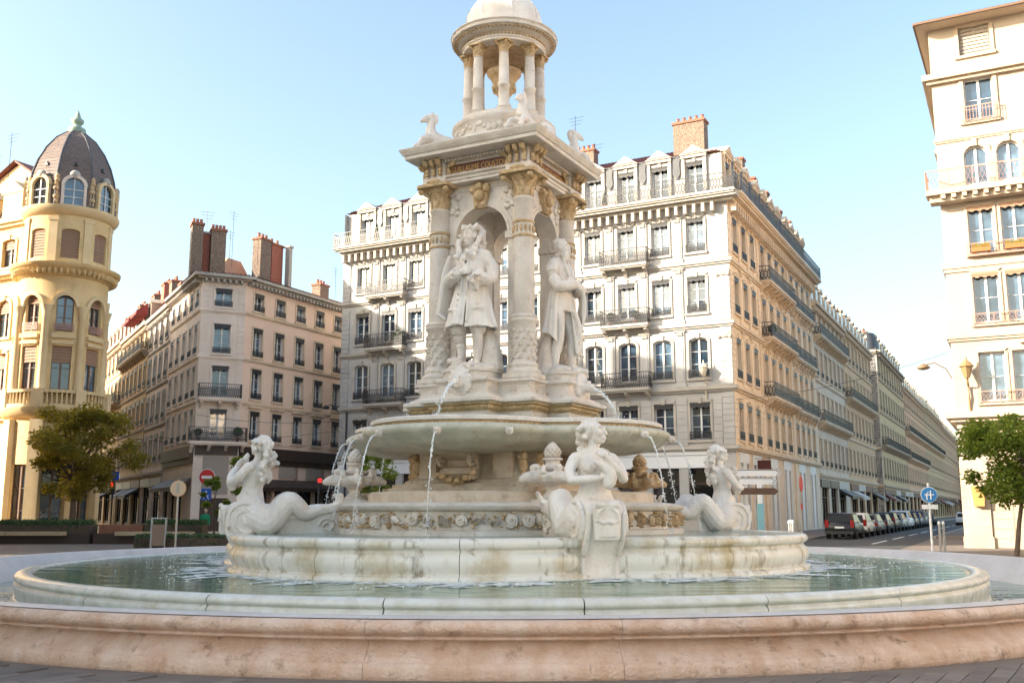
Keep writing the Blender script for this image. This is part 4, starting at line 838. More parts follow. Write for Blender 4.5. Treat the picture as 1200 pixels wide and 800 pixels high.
# shell frieze: countable shells in relief round the base
rs = random.Random(3)
def shell(b, c, nrm, r, kind, rr):
    up = Vector((0,0,1)); sd_ = up.cross(nrm).normalized(); M_ = Matrix((( sd_.x, up.x, nrm.x, c.x),(sd_.y, up.y, nrm.y, c.y),(sd_.z, up.z, nrm.z, c.z),(0,0,0,1))) @ Matrix.Rotation(rr.uniform(0,6.28), 4, 'Z')
    q = MB(M_)
    if kind == 0:      # spiral snail
        pts, rad = [], []
        for i in range(18): t = i/17; a = t*4.6*PI; e = r*(1-t)**.8*.62+.01; pts.append((e*cos(a), e*sin(a), .03+t*.09)); rad.append(r*.36*(1-t)+.012)
        q.tube(pts, rad, 6); q.ball((0,0,.03), (r*.5, r*.5, .07), 10, 5)
    elif kind == 1:    # scallop fan
        n = 9; vs = [(0,-r*.8,.05)]
        for i in range(n*2+1): a = R(20)+R(140)*i/(n*2); e = r*(1 if i % 2 else .92); vs.append((e*cos(a)*1.05, e*sin(a)-.2*r, .02)); 
        for i in range(n*2+1): a = R(20)+R(140)*i/(n*2); e = r*.55; vs.append((e*cos(a)*1.05, e*sin(a)-.35*r, .15 if i % 2 else .10))
        m_ = n*2+1; q.add(vs, [(0,1+m_+i,2+m_+i) for i in range(m_-1)]+[(1+m_+i,1+i,2+i,2+m_+i) for i in range(m_-1)])
    elif kind == 2:    # cone shell
        q.tube([(-r,0,.03),(-r*.4,.02,.06),(.2*r,.0,.08),(r*.75,-.02,.05),(r*1.05,0,.03)], [.01,r*.22,r*.46,r*.35,.02], 8)
    else: q.ball((0,0,.03), (r*.6, r*.45, .10), 8, 5)
    b.add(q.v, q.f)
for k in range(4):
    pts = lobe_pts(CF, RF-.06, k, .055, .945, 400); a = -PI/2+k*PI/2; cx = Vector((CF*cos(a), CF*sin(a), 0)); i = 0
    while i < 398:
        r = rs.uniform(.1,.165); p = Vector((*pts[min(400, i+int(r*75))], 1.5+rs.uniform(-.03,.03))); nn = (p-cx); nn.z = 0; nn.normalize()
        b = MB(); shell(b, p, nn, r, rs.choice((0,0,1,1,2)), rs); P('shell', b, STONE if k != 1 else OCHRE, True); i += int(r*150)+2
    b = MB()
    for q in range(150):      # pebbly small shells between them
        p = Vector((*pts[rs.randrange(401)], rs.uniform(1.36,1.64))); nn = p-cx; nn.z = 0; nn.normalize(); shell(b, p, nn, rs.uniform(.035,.06), 3, rs)
    o = P('small_shells', b, CARVED, True); o['kind'] = 'stuff'
for k in range(4):            # corner scroll ornaments and the ramps down to the sirens
    a = -PI/4+k*PI/2; b = MB(RZ(a))
    b.box(3.3, 3.72, -.2, .2, 1.2, 1.72)
    for s in (-1, 1):
        for c_ in (1.38, 1.58): b.tube([(3.6+.09*t*cos(t*2.2)*s*0+.08*cos(t*1.9)*(1-t/8), s*.22, c_+.08*sin(t*1.9)*(1-t/8)) for t in [x*.5 for x in range(14)]], [.035-.001*x for x in range(14)], 6)
    P('corner_ornament', b, STONE, True)
    b = MB(RZ(a)); b.prism([(3.4,1.0),(5.3,1.0),(5.3,1.42),(3.4,1.74)], -.32, .32, 'y'); b.prism([(3.35,1.743),(5.35,1.40),(5.35,1.47),(3.35,1.83)], -.38, .38, 'y'); 
    for s in (-1,1):
        b.tube([(3.95+.18*cos(t)*(1-t/12), s*.33, 1.38+.16*sin(t)*(1-t/12)) for t in [x*.55 for x in range(16)]], [.035]*16, 6)
    P('ramp', b, STONE)
# slab and steps, pier with consoles
b = MB(); lobe_sweep(b, .9, [(2.5,1.83),(2.5,2.02),(2.46,2.06),(2.2,2.07)]); P('slab', b, PIERST)
def sq(h, ch=.0):
    if ch <= 0: return [(-h,-h),(h,-h),(h,h),(-h,h)]
    return [(-h+ch,-h),(h-ch,-h),(h,-h+ch),(h,h-ch),(h-ch,h),(-h+ch,h),(-h,h-ch),(-h,-h+ch)]
b = MB(); b.rings([[(x,y,z) for x,y in sq(h,c)] for h,c,z in ((2.15,.5,2.065),(2.15,.5,2.15),(2.0,.5,2.16),(2.0,.5,2.24),(1.82,.5,2.25),(1.78,.48,2.31),(1.7,.45,2.36),(1.58,.42,2.50),(1.5,.4,2.7),(1.52,.4,2.9),(1.6,.4,3.0))]); P('pier', b, PIERST)
for k in range(4):
    a = k*PI/2; b = MB(RZ(a))
    b.prism([(-1.4,2.32),(-1.95,2.34),(-2.1,2.44),(-2.02,2.56),(-1.8,2.6),(-1.85,2.72),(-2.1,2.78),(-2.3,2.85),(-2.3,2.95),(-1.4,2.95)], -.34, .34, 'x')
    for x0, x1 in ((-.43,-.33),(.33,.43)): b.lathe([(0,x0),(.2,x0),(.22,(x0+x1)/2),(.2,x1),(0,x1)], 14)
    q = MB(RZ(a))
    for z_, r_, y_ in ((2.72,.17,-2.08),(2.42,.11,-2.0)):
        for s in (-1,1): q.tube([(s*.37, y_+r_*cos(t)*(1-t/14), z_+r_*sin(t)*(1-t/14)) for t in [x*.6 for x in range(18)]], [.04]*18, 6)
    b = MB(RZ(a)); b.prism([(-1.4,2.32),(-1.95,2.34),(-2.1,2.44),(-2.02,2.56),(-1.8,2.6),(-1.85,2.72),(-2.1,2.78),(-2.3,2.85),(-2.3,2.95),(-1.4,2.95)], -.34, .34, 'x')
    c_ = P('console', b, PIERST); b = MB(); b.v, b.f = q.v, q.f; b.build('scroll', PIERST, c_, True)
    q = MB(RZ(a))
    for i in range(15): t = i/14; q.ball((-.42+.84*t+.02*((i*7) % 3), -2.1+.1*sin(i*2.1), 2.42-.16*sin(PI*t)+.03*((i*5) % 3)), (.075,.07,.065), 7, 5)
    q.build('fruit_swag', OCHRE, c_, True)
    for s in (-1,1):
        b = MB(RZ(a)); b.prism([(s*.7,2.35),(s*1.12,2.35),(s*1.12,2.9),(s*.7,2.9)], -1.75, -1.4, 'y'); P('pier_buttress', b, PIERST)
        b = MB(RZ(a+s*PI/4)); 
        b.ball((.18*s,-2.02,2.6), (.1,.12,.17), 8, 6); b.ball((.18*s,-2.06,2.4), (.07,.08,.12), 8, 5); b.ball((.18*s,-2.06,2.8), (.08,.1,.1), 8, 5); b.tube([(.12*s,-2.0,2.72),(.3*s,-2.1,2.78)], [.03,.02], 6); P('dolphin_relief', b, OCHRE, True)
# bowl
CB = 1.6
b = MB(); lobe_sweep(b, CB, [(.35,2.85),(.9,2.86),(1.5,2.90),(1.85,2.97),(2.05,3.06),(2.14,3.15),(2.20,3.19),(2.24,3.25),(2.23,3.31),(2.16,3.36),(2.05,3.375),(1.95,3.37)], ARC_N, False); bowl = P('bowl', b, BOWLST, True)
b = MB(); lobe_sweep(b, CB, [(1.99,3.36),(1.99,3.425)], ARC_N, False); b.build('bead_moulding', CARVED, bowl)
b = MB()
for x, y in lobed(CB, 2.0, 46): b.ball((x,y,3.392), (.022,.022,.024), 5, 4)
o = b.build('beads', CARVED, bowl, True); o['kind'] = 'stuff'
b = MB(); lobe_sweep(b, CB, [(2.0,3.426),(2.06,3.44),(2.07,3.50),(2.02,3.525),(1.82,3.525),(1.78,3.45),(1.78,3.3)], ARC_N, False); b.build('bowl_rim', MARBLE, bowl, True)
disc('water', WATER2, 1.82, 3.49, lob=CB)
# pedestal of the columns: cross-shaped plan
def cross(a, wv, e, off=0.):
    p = []
    for k in range(4):
        c, s = cos(k*PI/2), sin(k*PI/2)
        for x, y in ((-a-off,-a-off),(-wv-off,-a-off),(-wv-off,-e-off),(wv+off,-e-off),(wv+off,-a-off)): p.append((x*c-y*s, x*s+y*c))
    return p
def csweep(prof, a=1.33, wv=.56, e=1.85): b = MB(); b.rings([[(x,y,z) for x,y in cross(a,wv,e,o)] for o,z in prof]); return b
P('pedestal_plinth', csweep([(.10,3.2),(.10,3.74)]), STONE)
P('egg_band', csweep([(.11,3.743),(.13,3.77),(.17,3.79),(.18,3.86),(.24,3.88),(.26,3.918)]), CARVED)
ob_ = MB()
for k in range(4):
    q = MB(RZ(k*PI/2))
    for i in range(12): q.ball((-.66+1.32*i/11,-1.85-.18,3.825), (.045,.03,.035), 6, 4)
    for s in (-1,1):
        for i in range(7): q.ball((s*(.84+.64*i/6),-1.33-.18,3.825), (.045,.03,.035), 6, 4)
    ob_.add(q.v, q.f)
P('egg_moulding', ob_, CARVED, True)['kind'] = 'stuff'
P('pedestal_slab', csweep([(.28,3.921),(.32,3.94),(.32,4.0),(.29,4.02),(.22,4.03),(.20,4.07),(.13,4.09),(.12,4.12),(.06,4.14)]), STONE, False)
P('pedestal_die', csweep([(.04,4.143),(.04,4.34),(.06,4.345),(.07,4.37),(.13,4.39),(.13,4.44),(.10,4.46)]), STONE)
for k in range(4):
    b = MB(RZ(k*PI/2)); b.prism(sq(.52,.18), 4.45, 4.62); b2 = MB(RZ(k*PI/2) @ T(0,-1.38,0)); b2.prism(sq(.55,.2), 4.455, 4.60); b2.prism(sq(.58,.2), 4.603, 4.68); P('statue_base', b2, STONE)
    for s in (-1,1):            # rosette reliefs on the dies
        b = MB(RZ(k*PI/2)); 
        for i in range(8): a = i*PI/4; b.ball((s*.98+.10*cos(a), -1.37, 4.25+.05*sin(a)), (.045,.025,.03), 6, 4)
        b.ball((s*.98,-1.375,4.25), (.04,.03,.03), 6, 4); P('rosette', b, STONE, True)
# columns
def acanthus(b, c, z0, z1, r0, r1, n=8):
    """capital: bell, two rows of curling leaves, corner volutes, abacus"""
    x, y = c; h = z1-z0
    b.lathe([(r0,z0),(r0+.02,z0+.03),(r0,z0+.06),(r0*.98,z0+h*.3),(r0*1.1,z0+h*.6),(r1*.8,z0+h*.86)], 14, c)
    for row, (zb, hh, out, off) in enumerate(((z0+.05,h*.42,.5,0),(z0+h*.3,h*.42,.8,.5))):
        for i in range(n):
            a = 2*PI*(i+off)/n; d = Vector((cos(a), sin(a), 0)); t = Vector((-sin(a), cos(a), 0)); rows = []
            for q, (rr, zz, ww) in enumerate(((0,0,.5),(.02,.45,.62),(.10,.85,.5),(.24,1.0,.36),(.30,.86,.2))):
                p = Vector((x,y,0))+d*(r0*1.02+rr*(r1-r0)*2.2*out+.015)+Vector((0,0,zb+zz*hh)); wv = ww*r0*1.0
                rows.append([p-t*wv*.5-d*.02, p, p+t*wv*.5-d*.02])
            for A, B in zip(rows[:-1], rows[1:]): b.add([A[0],A[1],A[2],B[0],B[1],B[2]], [(0,1,4,3),(1,2,5,4)])
    for i in range(4):
        a = PI/4+i*PI/2; d = Vector((cos(a), sin(a), 0)); p = Vector((x,y,z0+h*.76))+d*r1*1.12
        b.ball(p, (r1*.18,r1*.18,h*.13), 8, 6); b.tube([Vector((x,y,z0+h*.5))+d*r0*1.05, Vector((x,y,z0+h*.7))+d*r1*.9, p+Vector((0,0,.03))], [.02,.03,.035], 5)
    b2 = MB(T(x,y,0)); b2.prism(sq(r1*1.06,r1*.2), z0+h*.88, z1); b.add(b2.v, b2.f)
def column(x, y):
    b = MB(); b2 = MB(T(x,y,0)); b2.prism(sq(.37,.06), 4.46, 4.56); b.add(b2.v, b2.f)
    b.lathe([(.36,4.562),(.38,4.60),(.36,4.65),(.30,4.68),(.30,4.72),(.32,4.75),(.30,4.79),(.262,4.82),(.262,5.66),(.29,5.69),(.31,5.73),(.29,5.77),(.31,5.80),(.27,5.86),(.235,5.88)], 24, (x,y)); c = P('column', b, STONE, True)
    b = MB(); rr = random.Random(int(x*10+y*77))         # foliage carved round the lower drum
    for k in range(46):
        a = 2*PI*k/9+.35*(k//9); z = 4.92+.145*(k//9)+rr.uniform(-.02,.02); q = MB(T(x,y,z) @ RZ(a)); q.ball((.26,0,0), (.035,.07,.06), 6, 4); q.tube([(.27,-.06,-.05),(.29,0,.03),(.27,.07,.06)], [.012,.018,.01], 4); b.add(q.v, q.f)
    b.build('carved_foliage', STONE, c, True)
    b = MB(); b.lathe([(.235,5.87),(.238,6.5),(.228,7.6),(.212,8.44),(.235,8.46),(.24,8.49),(.215,8.52)], 24, (x,y)); b.build('shaft', STONE, c, True)
    b = MB(); b.lathe([(.235,7.58),(.25,7.6),(.25,7.63),(.232,7.65)], 24, (x,y)); b.lathe([(.23,7.9),(.245,7.92),(.245,7.95),(.226,7.97)], 24, (x,y))
    for k in range(14): a = 2*PI*k/14; b.ball((x+.232*cos(a), y+.232*sin(a), 7.775), (.035,.035,.09), 5, 4)
    b.build('carved_band', CARVED, c, True)
    b = MB(); acanthus(b, (x,y), 8.48, 9.06, .215, .41, 8); b.build('capital', CARVED, c, True)
for sx in (-1,1):
    for sy in (-1,1): column(sx*1.085, sy*1.085)
# arches: four panels with round openings
for k in range(4):
    Mk = RZ(k*PI/2); b = MB(Mk); w_, sp, cr, yo, yi = .66, 7.78, 8.46, -1.03, -.62
    for s in (-1,1):
        b.box(min(s*w_,s*.88), max(s*w_,s*.88), yo, yi, 4.46, sp); b.box(min(s*(w_-.05),s*.93), max(s*(w_-.05),s*.93), yo-.05, yi+.03, sp-.12, sp+.03); b.box(min(s*(w_-.03),s*.91), max(s*(w_-.03),s*.91), yo-.03, yi, 4.462, 4.8)
    n = 16; top = 9.05
    def A(i): t = PI*i/n; return (-w_*cos(t), sp+.03+w_*sin(t)*1.0)
    for i in range(n):
        (xa,za),(xb,zb) = A(i), A(i+1)
        b.add([(xa,yo,za),(xb,yo,zb),(xb,yo,top),(xa,yo,top),(xa,yi,za),(xb,yi,zb),(xb,yi,top),(xa,yi,top)], [(0,1,2,3),(5,4,7,6),(0,4,5,1)])
    b.box(-.90,-w_,yo,yi,sp+.03,top); b.box(w_,.90,yo,yi,sp+.03,top)
    ar = P('arch', b, STONE)
    b = MB(Mk)
    for i in range(n):
        (xa,za),(xb,zb) = A(i), A(i+1); f = lambda x,z,e: (x*e, sp+.03+(z-sp-.03)*e)
        for e0,e1,y_ in ((1.003,1.1,yo-.05),(1.1,1.22,yo-.03)):
            p,q,P_,Q_ = f(xa,za,e0),f(xb,zb,e0),f(xa,za,e1),f(xb,zb,e1)
            b.add([(p[0],y_,p[1]),(q[0],y_,q[1]),(Q_[0],y_,Q_[1]),(P_[0],y_,P_[1]),(p[0],yo,p[1]),(q[0],yo,q[1]),(Q_[0],yo,Q_[1]),(P_[0],yo,P_[1])], [(0,1,2,3),(0,4,5,1),(3,2,6,7)])
    b.build('archivolt', STONE, ar)
    b = MB(Mk); b.prism([(-.14,8.42),(.14,8.42),(.22,8.98),(-.22,8.98)], yo-.12, yo, 'y'); b.ball((0,yo-.15,8.7), (.13,.12,.14), 8, 6)
    for s in (-1,1): b.ball((s*.17,yo-.12,8.86), (.1,.08,.09), 8, 5); b.ball((s*.09,yo-.14,8.5), (.06,.05,.06), 6, 4)
    b.ball((0,yo-.15,8.92), (.09,.08,.1), 7, 5); b.build('keystone', CARVED, ar, True)
    for s in (-1,1):
        b = MB(Mk); rr = random.Random(k*2+s)
        for i in range(12): t = i/11; b.ball((s*(.62+.2*rr.random()), yo-.015, 8.4+.5*t), (.09,.04,.07), 6, 4)
        b.build('spandrel_relief', STONE, ar, True)
b = MB(); b.rings([[(1.0*r*cos(2*PI*i/32), 1.0*r*sin(2*PI*i/32), z) for i in range(32)] for r, z in ((1.05,8.4),(.95,8.7),(.7,8.93),(.3,9.02),(.02,9.03))], False); P('vault', b, STONE, True)
b = MB(); b.prism(sq(1.05), 8.9, 9.04); P('ceiling', b, STONE)
# entablature
b = MB(); b.rings([[(x,y,z) for x,y in sq(h)] for h,z in ((1.05,9.045),(1.28,9.05),(1.28,9.12),(1.31,9.125),(1.31,9.19),(1.36,9.20),(1.38,9.235),(1.38,9.245),(1.18,9.25),(1.18,9.55),(1.22,9.56),(1.26,9.62),(1.3,9.64),(1.1,9.66))]); en = P('entablature', b, STONE)
PURP = mat('porphyry_panel', (.17,.075,.062), .5, (.13,.05,.045), 5, 6); GOLD = mat('gilt_letters', (.62,.38,.12), .45)
for k, txt in ((0,'GUILLAUME COUSTOU'),(1,'HIPPOLYTE FLANDRIN')):
    Mk = RZ(k*PI/2); b = MB(Mk); b.box(-.78,.78,-1.205,-1.17,9.27,9.52); pl_ = b.build('plaque', PURP, en)
    b = MB(Mk); b.box(-.82,.82,-1.22,-1.18,9.245,9.269); b.box(-.82,.82,-1.22,-1.18,9.521,9.545); b.box(-.82,-.781,-1.22,-1.18,9.27,9.52); b.box(.781,.82,-1.22,-1.18,9.27,9.52); b.build('plaque_frame', MARBLE, en)
    cu = bpy.data.curves.new('inscription', 'FONT'); cu.body = txt; cu.size = .2; cu.align_x = 'CENTER'; cu.extrude = .006
    to = bpy.data.objects.new('inscription', cu); COL.objects.link(to); dg = bpy.context.evaluated_depsgraph_get(); me = bpy.data.meshes.new_from_object(to.evaluated_get(dg)); bpy.data.objects.remove(to)
    xs = [v.co.x for v in me.vertices]; k_ = 1.46/(max(xs)-min(xs)); me.materials.clear(); me.materials.append(GOLD)
    put('inscription', me, pl_, Mk @ T(0,-1.207,9.325) @ RX(R(90)) @ SCL(k_,1,1))
for k in range(4):        # clustered consoles over the columns
    Mk = RZ(k*PI/2) @ T(-1.085,-1.085,0); b = MB(Mk); b.box(-.3,.3,-.3,.3,9.05,9.24); b.box(-.26,.26,-.26,.26,9.243,9.56)
    cb = P('corner_block', b, STONE); b = MB(Mk)
    for q in range(4):
        b2 = MB(RZ(q*PI/2))
        for x in (-.17,0,.17): b2.tube([(x,-.28,9.28),(x,-.33,9.36),(x,-.31,9.44),(x,-.40,9.53),(x,-.47,9.6)], [.03,.05,.045,.07,.055], 10); b2.ball((x,-.34,9.3), (.05,.04,.06), 6, 4)
        b2.ball((0,-.31,9.14), (.2,.03,.05), 8, 4); b.add(b2.v, b2.f)
    b.build('console_cluster', CARVED, cb, True)
b = MB()
for k in range(4):
    q = MB(RZ(k*PI/2))
    for i in range(30): x = -1.2+2.4*i/29; q.box(x-.028, x+.028, -1.345, -1.25, 9.575, 9.635)
    for i in range(22): x = -1.15+2.3*i/21; q.ball((x,-1.225,9.555), (.03,.02,.02), 5, 4)
    b.add(q.v, q.f)
b.build('dentils', STONE, en)
b = MB(); b.rings([[(x,y,z) for x,y in sq(h)] for h,z in ((1.2,9.645),(1.66,9.65),(1.70,9.66),(1.70,9.74),(1.73,9.75),(1.78,9.83),(1.80,9.88),(1.78,9.90),(1.3,9.94),(1.2,9.96))]); P('cornice', b, STONE)
# stepped top, relief drum and lantern
b = MB(); b.lathe([(1.5,9.92),(1.45,10.02),(1.38,10.06),(1.3,10.16),(1.22,10.2)], 48); P('top_step', b, STONE, True)
b = MB(); b.lathe([(1.2,10.15),(1.2,10.5),(1.24,10.53),(1.24,10.62),(1.12,10.68),(1.06,10.72),(1.06,10.78),(.95,10.79),(.6,10.8)], 48); dr = P('lantern_base', b, STONE, True)
b = MB(); rr = random.Random(5)
for i in range(60): a = 2*PI*i/60; q = MB(RZ(a) @ T(1.2,0,10.33+rr.uniform(-.08,.08))); q.ball((0,0,0), (.04,rr.uniform(.04,.09),rr.uniform(.04,.1)), 6, 4); b.add(q.v, q.f)
b.build('relief', STONE, dr, True)
ln = []
for k in range(8):
    a = R(-90+28)+k*PI/4; c = (.86*cos(a), .86*sin(a)); b = MB(); b.lathe([(.17,10.78),(.17,10.83),(.19,10.86),(.15,10.9),(.145,10.92),(.128,10.94),(.126,11.38),(.15,11.4),(.15,11.44),(.12,11.46),(.118,12.0),(.104,12.2),(.12,12.21),(.105,12.24)], 16, c)
    lc_ = P('lantern_column', b, STONE, True); b = MB(); acanthus(b, c, 12.22, 12.52, .105, .165, 7); b.build('capital', CARVED, lc_)
zc = lambda z: 12.52+(z-12.52)*.78
b = MB(); b.lathe([(r, zc(z)) for r, z in ((.7,12.52),(1.0,12.52),(1.0,12.6),(1.02,12.61),(1.02,12.66),(.98,12.67),(.98,12.76),(1.06,12.80),(1.1,12.82),(1.2,12.86),(1.27,12.88),(1.28,12.95),(1.26,12.97),(1.3,13.02),(1.29,13.05),(1.0,13.1),(.6,13.1))], 56); P('lantern_cornice', b, STONE, True)
b = MB()
for k in range(72): a = 2*PI*k/72; q = MB(RZ(a)); q.box(.975,1.02,-.02,.02,zc(12.69),zc(12.74)); q.box(1.1,1.22,-.025,.025,zc(12.825),zc(12.855)); b.add(q.v, q.f)
P('lantern_dentils', b, CARVED)
b = MB(); b.lathe([(.7,12.5),(.7,12.7),(.55,12.8),(.2,12.88),(.0,12.9)], 32); P('lantern_ceiling', b, OCHRE, True)
b = MB()
for k in range(64): a = 2*PI*k/64; b.ball((.985*cos(a), .985*sin(a), 13.0), (.035,.035,.045), 5, 4)
P('bead_row', b, STONE, True)
b = MB(); b.lathe([(.96,12.95),(.95,13.1),(.93,13.2),(.93,13.28)]+[(.93*cos(t), 13.28+.86*sin(t)) for t in [PI/2*i/16 for i in range(1,16)]]+[(.0,14.14)], 48); dm = P('lantern_dome', b, MARBLE, True)
b = MB()
for k in range(8):
    a = 2*PI*k/8+R(22.5-28); b.tube([(.935*cos(t)*cos(a), .935*cos(t)*sin(a), 13.28+.865*sin(t)) for t in [PI/2*i/14 for i in range(14)]], .010, 5)
b.build('dome_ribs', MARBLE, dm, True)
b = MB(); b.lathe([(.14,14.12),(.1,14.2),(.06,14.25),(.1,14.35),(.06,14.45),(0,14.55)], 14); P('dome_finial', b, STONE, True)
ur = thing('chalice', 'ochre stone chalice standing inside the lantern', 'chalice', FM @ Vector((0,0,10.78)), PSI)
b = MB(); b.lathe([(.3,0),(.3,.06),(.2,.12),(.12,.2),(.12,.42),(.17,.5),(.1,.56),(.14,.72),(.24,.84),(.28,.95),(.25,1.02),(.34,1.2),(.42,1.28),(.42,1.34),(.3,1.32),(.0,1.25)], 20); b.build('cup', OCHRE, ur, True)
b = MB()
for k in range(8): a = k*PI/4; b.ball((.25*cos(a), .25*sin(a), .93), (.07,.07,.1), 6, 4)
b.build('bosses', OCHRE, ur, True)
# spouts and jets of the bowl
def jet(label, p, v, T_, r=.02, seed=0, group='water jets of the bowl'):
    """a falling stream: ballistic path from p with velocity v during T_ seconds, breaking into drops"""
    t = thing('water_jet', label, 'water jet', p, 0, group); rr = random.Random(seed); pts = []; n = 22
    for i in range(n+1): q = T_*i/n; pts.append(Vector((v[0]*q, v[1]*q, v[2]*q-4.9*q*q))+Vector((rr.gauss(0,.006), rr.gauss(0,.006), rr.gauss(0,.006)))*(.3+i/n*2))
    b = MB(); b.tube(pts, [r*(1.15-.75*i/n)*rr.uniform(.45,1.35) for i in range(n+1)], 6); b.build('stream', JET, t, True)
    b = MB()
    for i in range(90):
        q = T_*rr.uniform(.2,1); p_ = Vector((v[0]*q, v[1]*q, v[2]*q-4.9*q*q))+Vector((rr.gauss(0,.045), rr.gauss(0,.045), rr.gauss(0,.06)))*(q/T_)**1.5; b.ball(p_, rr.uniform(.006,.02), 5, 3)
    for i in range(26): a = rr.uniform(0,6.28); e = abs(rr.gauss(0,.14)); b.ball(pts[-1]+Vector((e*cos(a), e*sin(a), rr.uniform(0,.18)-e*.5+.05)), rr.uniform(.006,.014), 5, 3)
    o = b.build('droplets', JET, t, True); o['kind'] = 'stuff'
LN = ('front left', 'front right', 'back right', 'back left')
jn = 0
for k in (0, 1, 3, 2):
    for f in (.16,.36,.60,.84):
        p = lobe_pts(CB, 2.22, k, f, f, 1)[0]; a = -PI/2+k*PI/2; d = Vector((p[0]-CB*cos(a), p[1]-CB*sin(a), 0)).normalized()
        b = MB(T(p[0], p[1], 3.2) @ RZ(math.atan2(d.y, d.x))); b.ball((.0,0,0), (.09,.09,.085), 8, 6); b.ball((.07,0,.02), (.05,.06,.05), 7, 5); b.tube([(.05,0,-.03),(.14,0,-.05)], [.03,.022], 7)
        for s in (-1,1): b.ball((-.01,s*.07,.06), (.04,.03,.05), 6, 4)
        b.build('spout', STONE, bowl, True)
        if k == 2 and f in (.36,.60): continue
        wp = FM @ Vector((p[0]+d.x*.14, p[1]+d.y*.14, 3.15)); wd = (FM.to_3x3() @ d)
        if (k, f) in ((0,.84),): continue
        jet('thin water jet from the %s lobe of the bowl, %s spout from the left' % (LN[k], {.16:'first',.36:'second',.60:'third',.84:'fourth'}[f]), wp, (wd.x*.75, wd.y*.75, -.05), .62, .015, int(k*10+f*10))
# ================================================================== SCULPTURE
def clay(b, name, m, parent, voxel=.02, it=2, M=None, label=None):
    """fuse overlapping closed pieces into one continuous carved surface"""
    me = b.mesh('tmp', m); o = bpy.data.objects.new('tmp', me); COL.objects.link(o)
    r = o.modifiers.new('r', 'REMESH'); r.mode = 'VOXEL'; r.voxel_size = voxel; r.use_smooth_shade = True
    s = o.modifiers.new('s', 'SMOOTH'); s.factor = .5; s.iterations = it
    dg = bpy.context.evaluated_depsgraph_get(); nm = bpy.data.meshes.new_from_object(o.evaluated_get(dg)); nm.name = name
    bpy.data.objects.remove(o); nm.materials.clear(); nm.materials.append(m); nm.shade_smooth()
    o = put(name, nm, parent, M)
    if label: o['label'] = label
    return o
def limb(b, pts, rad, n=12):
    P_ = [Vector(p) for p in pts]; out, rr = [], []
    for i in range(len(P_)-1):
        p0 = P_[max(0,i-1)]; p1, p2 = P_[i], P_[i+1]; p3 = P_[min(len(P_)-1,i+2)]
        for q in range(4):
            t = q/4; a = p1*2; c = (p2-p0)*t; d = (p0*2-p1*5+p2*4-p3)*t*t; e = (p1*3-p0-p2*3+p3)*t**3
            out.append((a+c+d+e)*.5); rr.append(rad[i]+(rad[i+1]-rad[i])*t)
    out.append(P_[-1]); rr.append(rad[-1]); b.tube(out, rr, n)
    b.ball(P_[0], rad[0]*.98, 10, 7); b.ball(P_[-1], rad[-1]*.98, 10, 7)
def ell(b, rings, n=24, fold=None):
    out = []
    for k, (cx, cy, z, rx, ry) in enumerate(rings):
        row = []
        for i in range(n):
            a = 2*PI*i/n; f = 1+(fold(a, k/(len(rings)-1)) if fold else 0); row.append((cx+rx*f*cos(a), cy+ry*f*sin(a), z))
        out.append(row)
    b.rings(out)
def sub(b, M): return MB(b.M @ M)
def merge(b, q):
    o = len(b.v); b.v += q.v; b.f += [[o+i for i in f] for f in q.f]
def head(b, c, yaw=0, pitch=0, roll=0):
    q = sub(b, T(*c) @ RZ(yaw) @ RX(pitch) @ RY(roll))
    q.ball((0,.015,.02), (.078,.098,.105), 16, 10); q.ball((0,-.03,-.055), (.056,.058,.068), 12, 8); q.ball((0,-.072,-.10), (.024,.022,.022), 8, 6)
    q.ball((0,-.05,-.01), (.066,.05,.075), 12, 8)
    q.tube([(0,-.088,.035),(0,-.112,-.012),(0,-.122,-.03),(0,-.098,-.042)], [.011,.015,.017,.010], 7)
    for s in (-1,1):
        q.tube([(s*.012,-.095,.046),(s*.036,-.092,.053),(s*.058,-.072,.043)], [.010,.011,.009], 6)
        q.ball((s*.03,-.084,.026), (.015,.011,.010), 8, 6); q.ball((s*.04,-.07,-.02), (.024,.02,.022), 8, 6)
        q.ball((s*.08,.012,.0), (.010,.022,.034), 8, 6)
    q.tube([(-.026,-.09,-.066),(-.009,-.104,-.062),(.009,-.104,-.062),(.026,-.09,-.066)], [.005,.0085,.0085,.005], 6)
    q.tube([(-.02,-.09,-.077),(0,-.102,-.08),(.02,-.09,-.077)], [.006,.010,.006], 6)
    merge(b, q); return T(*c) @ RZ(yaw) @ RX(pitch) @ RY(roll)
def hand(b, c, fwd, up, side=1, curl=.6, s=1.):
    """palm, four unequal curled fingers and a thumb; fwd = finger direction, up = back of the hand"""
    f = Vector(fwd).normalized(); u = Vector(up); u = (u-f*u.dot(f)).normalized(); r = f.cross(u)*side; c = Vector(c)
    def W(x, y, z): return c+r*x*s+f*y*s+u*z*s
    for i in range(3): b.ball(W(0,.02+.025*i,0), (.036*s,)*3 if 0 else .032*s, 8, 6)
    for x in (-.028,.028): b.ball(W(x,.065,0), .017*s, 7, 5); b.ball(W(x*.8,.02,0), .02*s, 7, 5)
    for i, ln in enumerate((.072,.082,.078,.06)):
        x = -.033+.022*i; y0 = .085; pts = [W(x,y0-.02,0)]; a = 0; y, z = y0, 0
        for j, k in enumerate((.45,.33,.25)): a += curl*(.5+.3*j); y += ln*k*cos(a); z -= ln*k*sin(a); pts.append(W(x*1.1,y,z))
        b.tube(pts, [.0105*s,.0105*s,.0095*s,.008*s], 7); b.ball(pts[-1], .008*s, 6, 4)
    th = [W(-.03,.015,-.01), W(-.058,.04,-.018), W(-.064,.075,-.03), W(-.055,.095,-.04)]; b.tube(th, [.015*s,.013*s,.011*s,.009*s], 7); b.ball(th[-1], .009*s, 6, 4)
S_ = 1.8
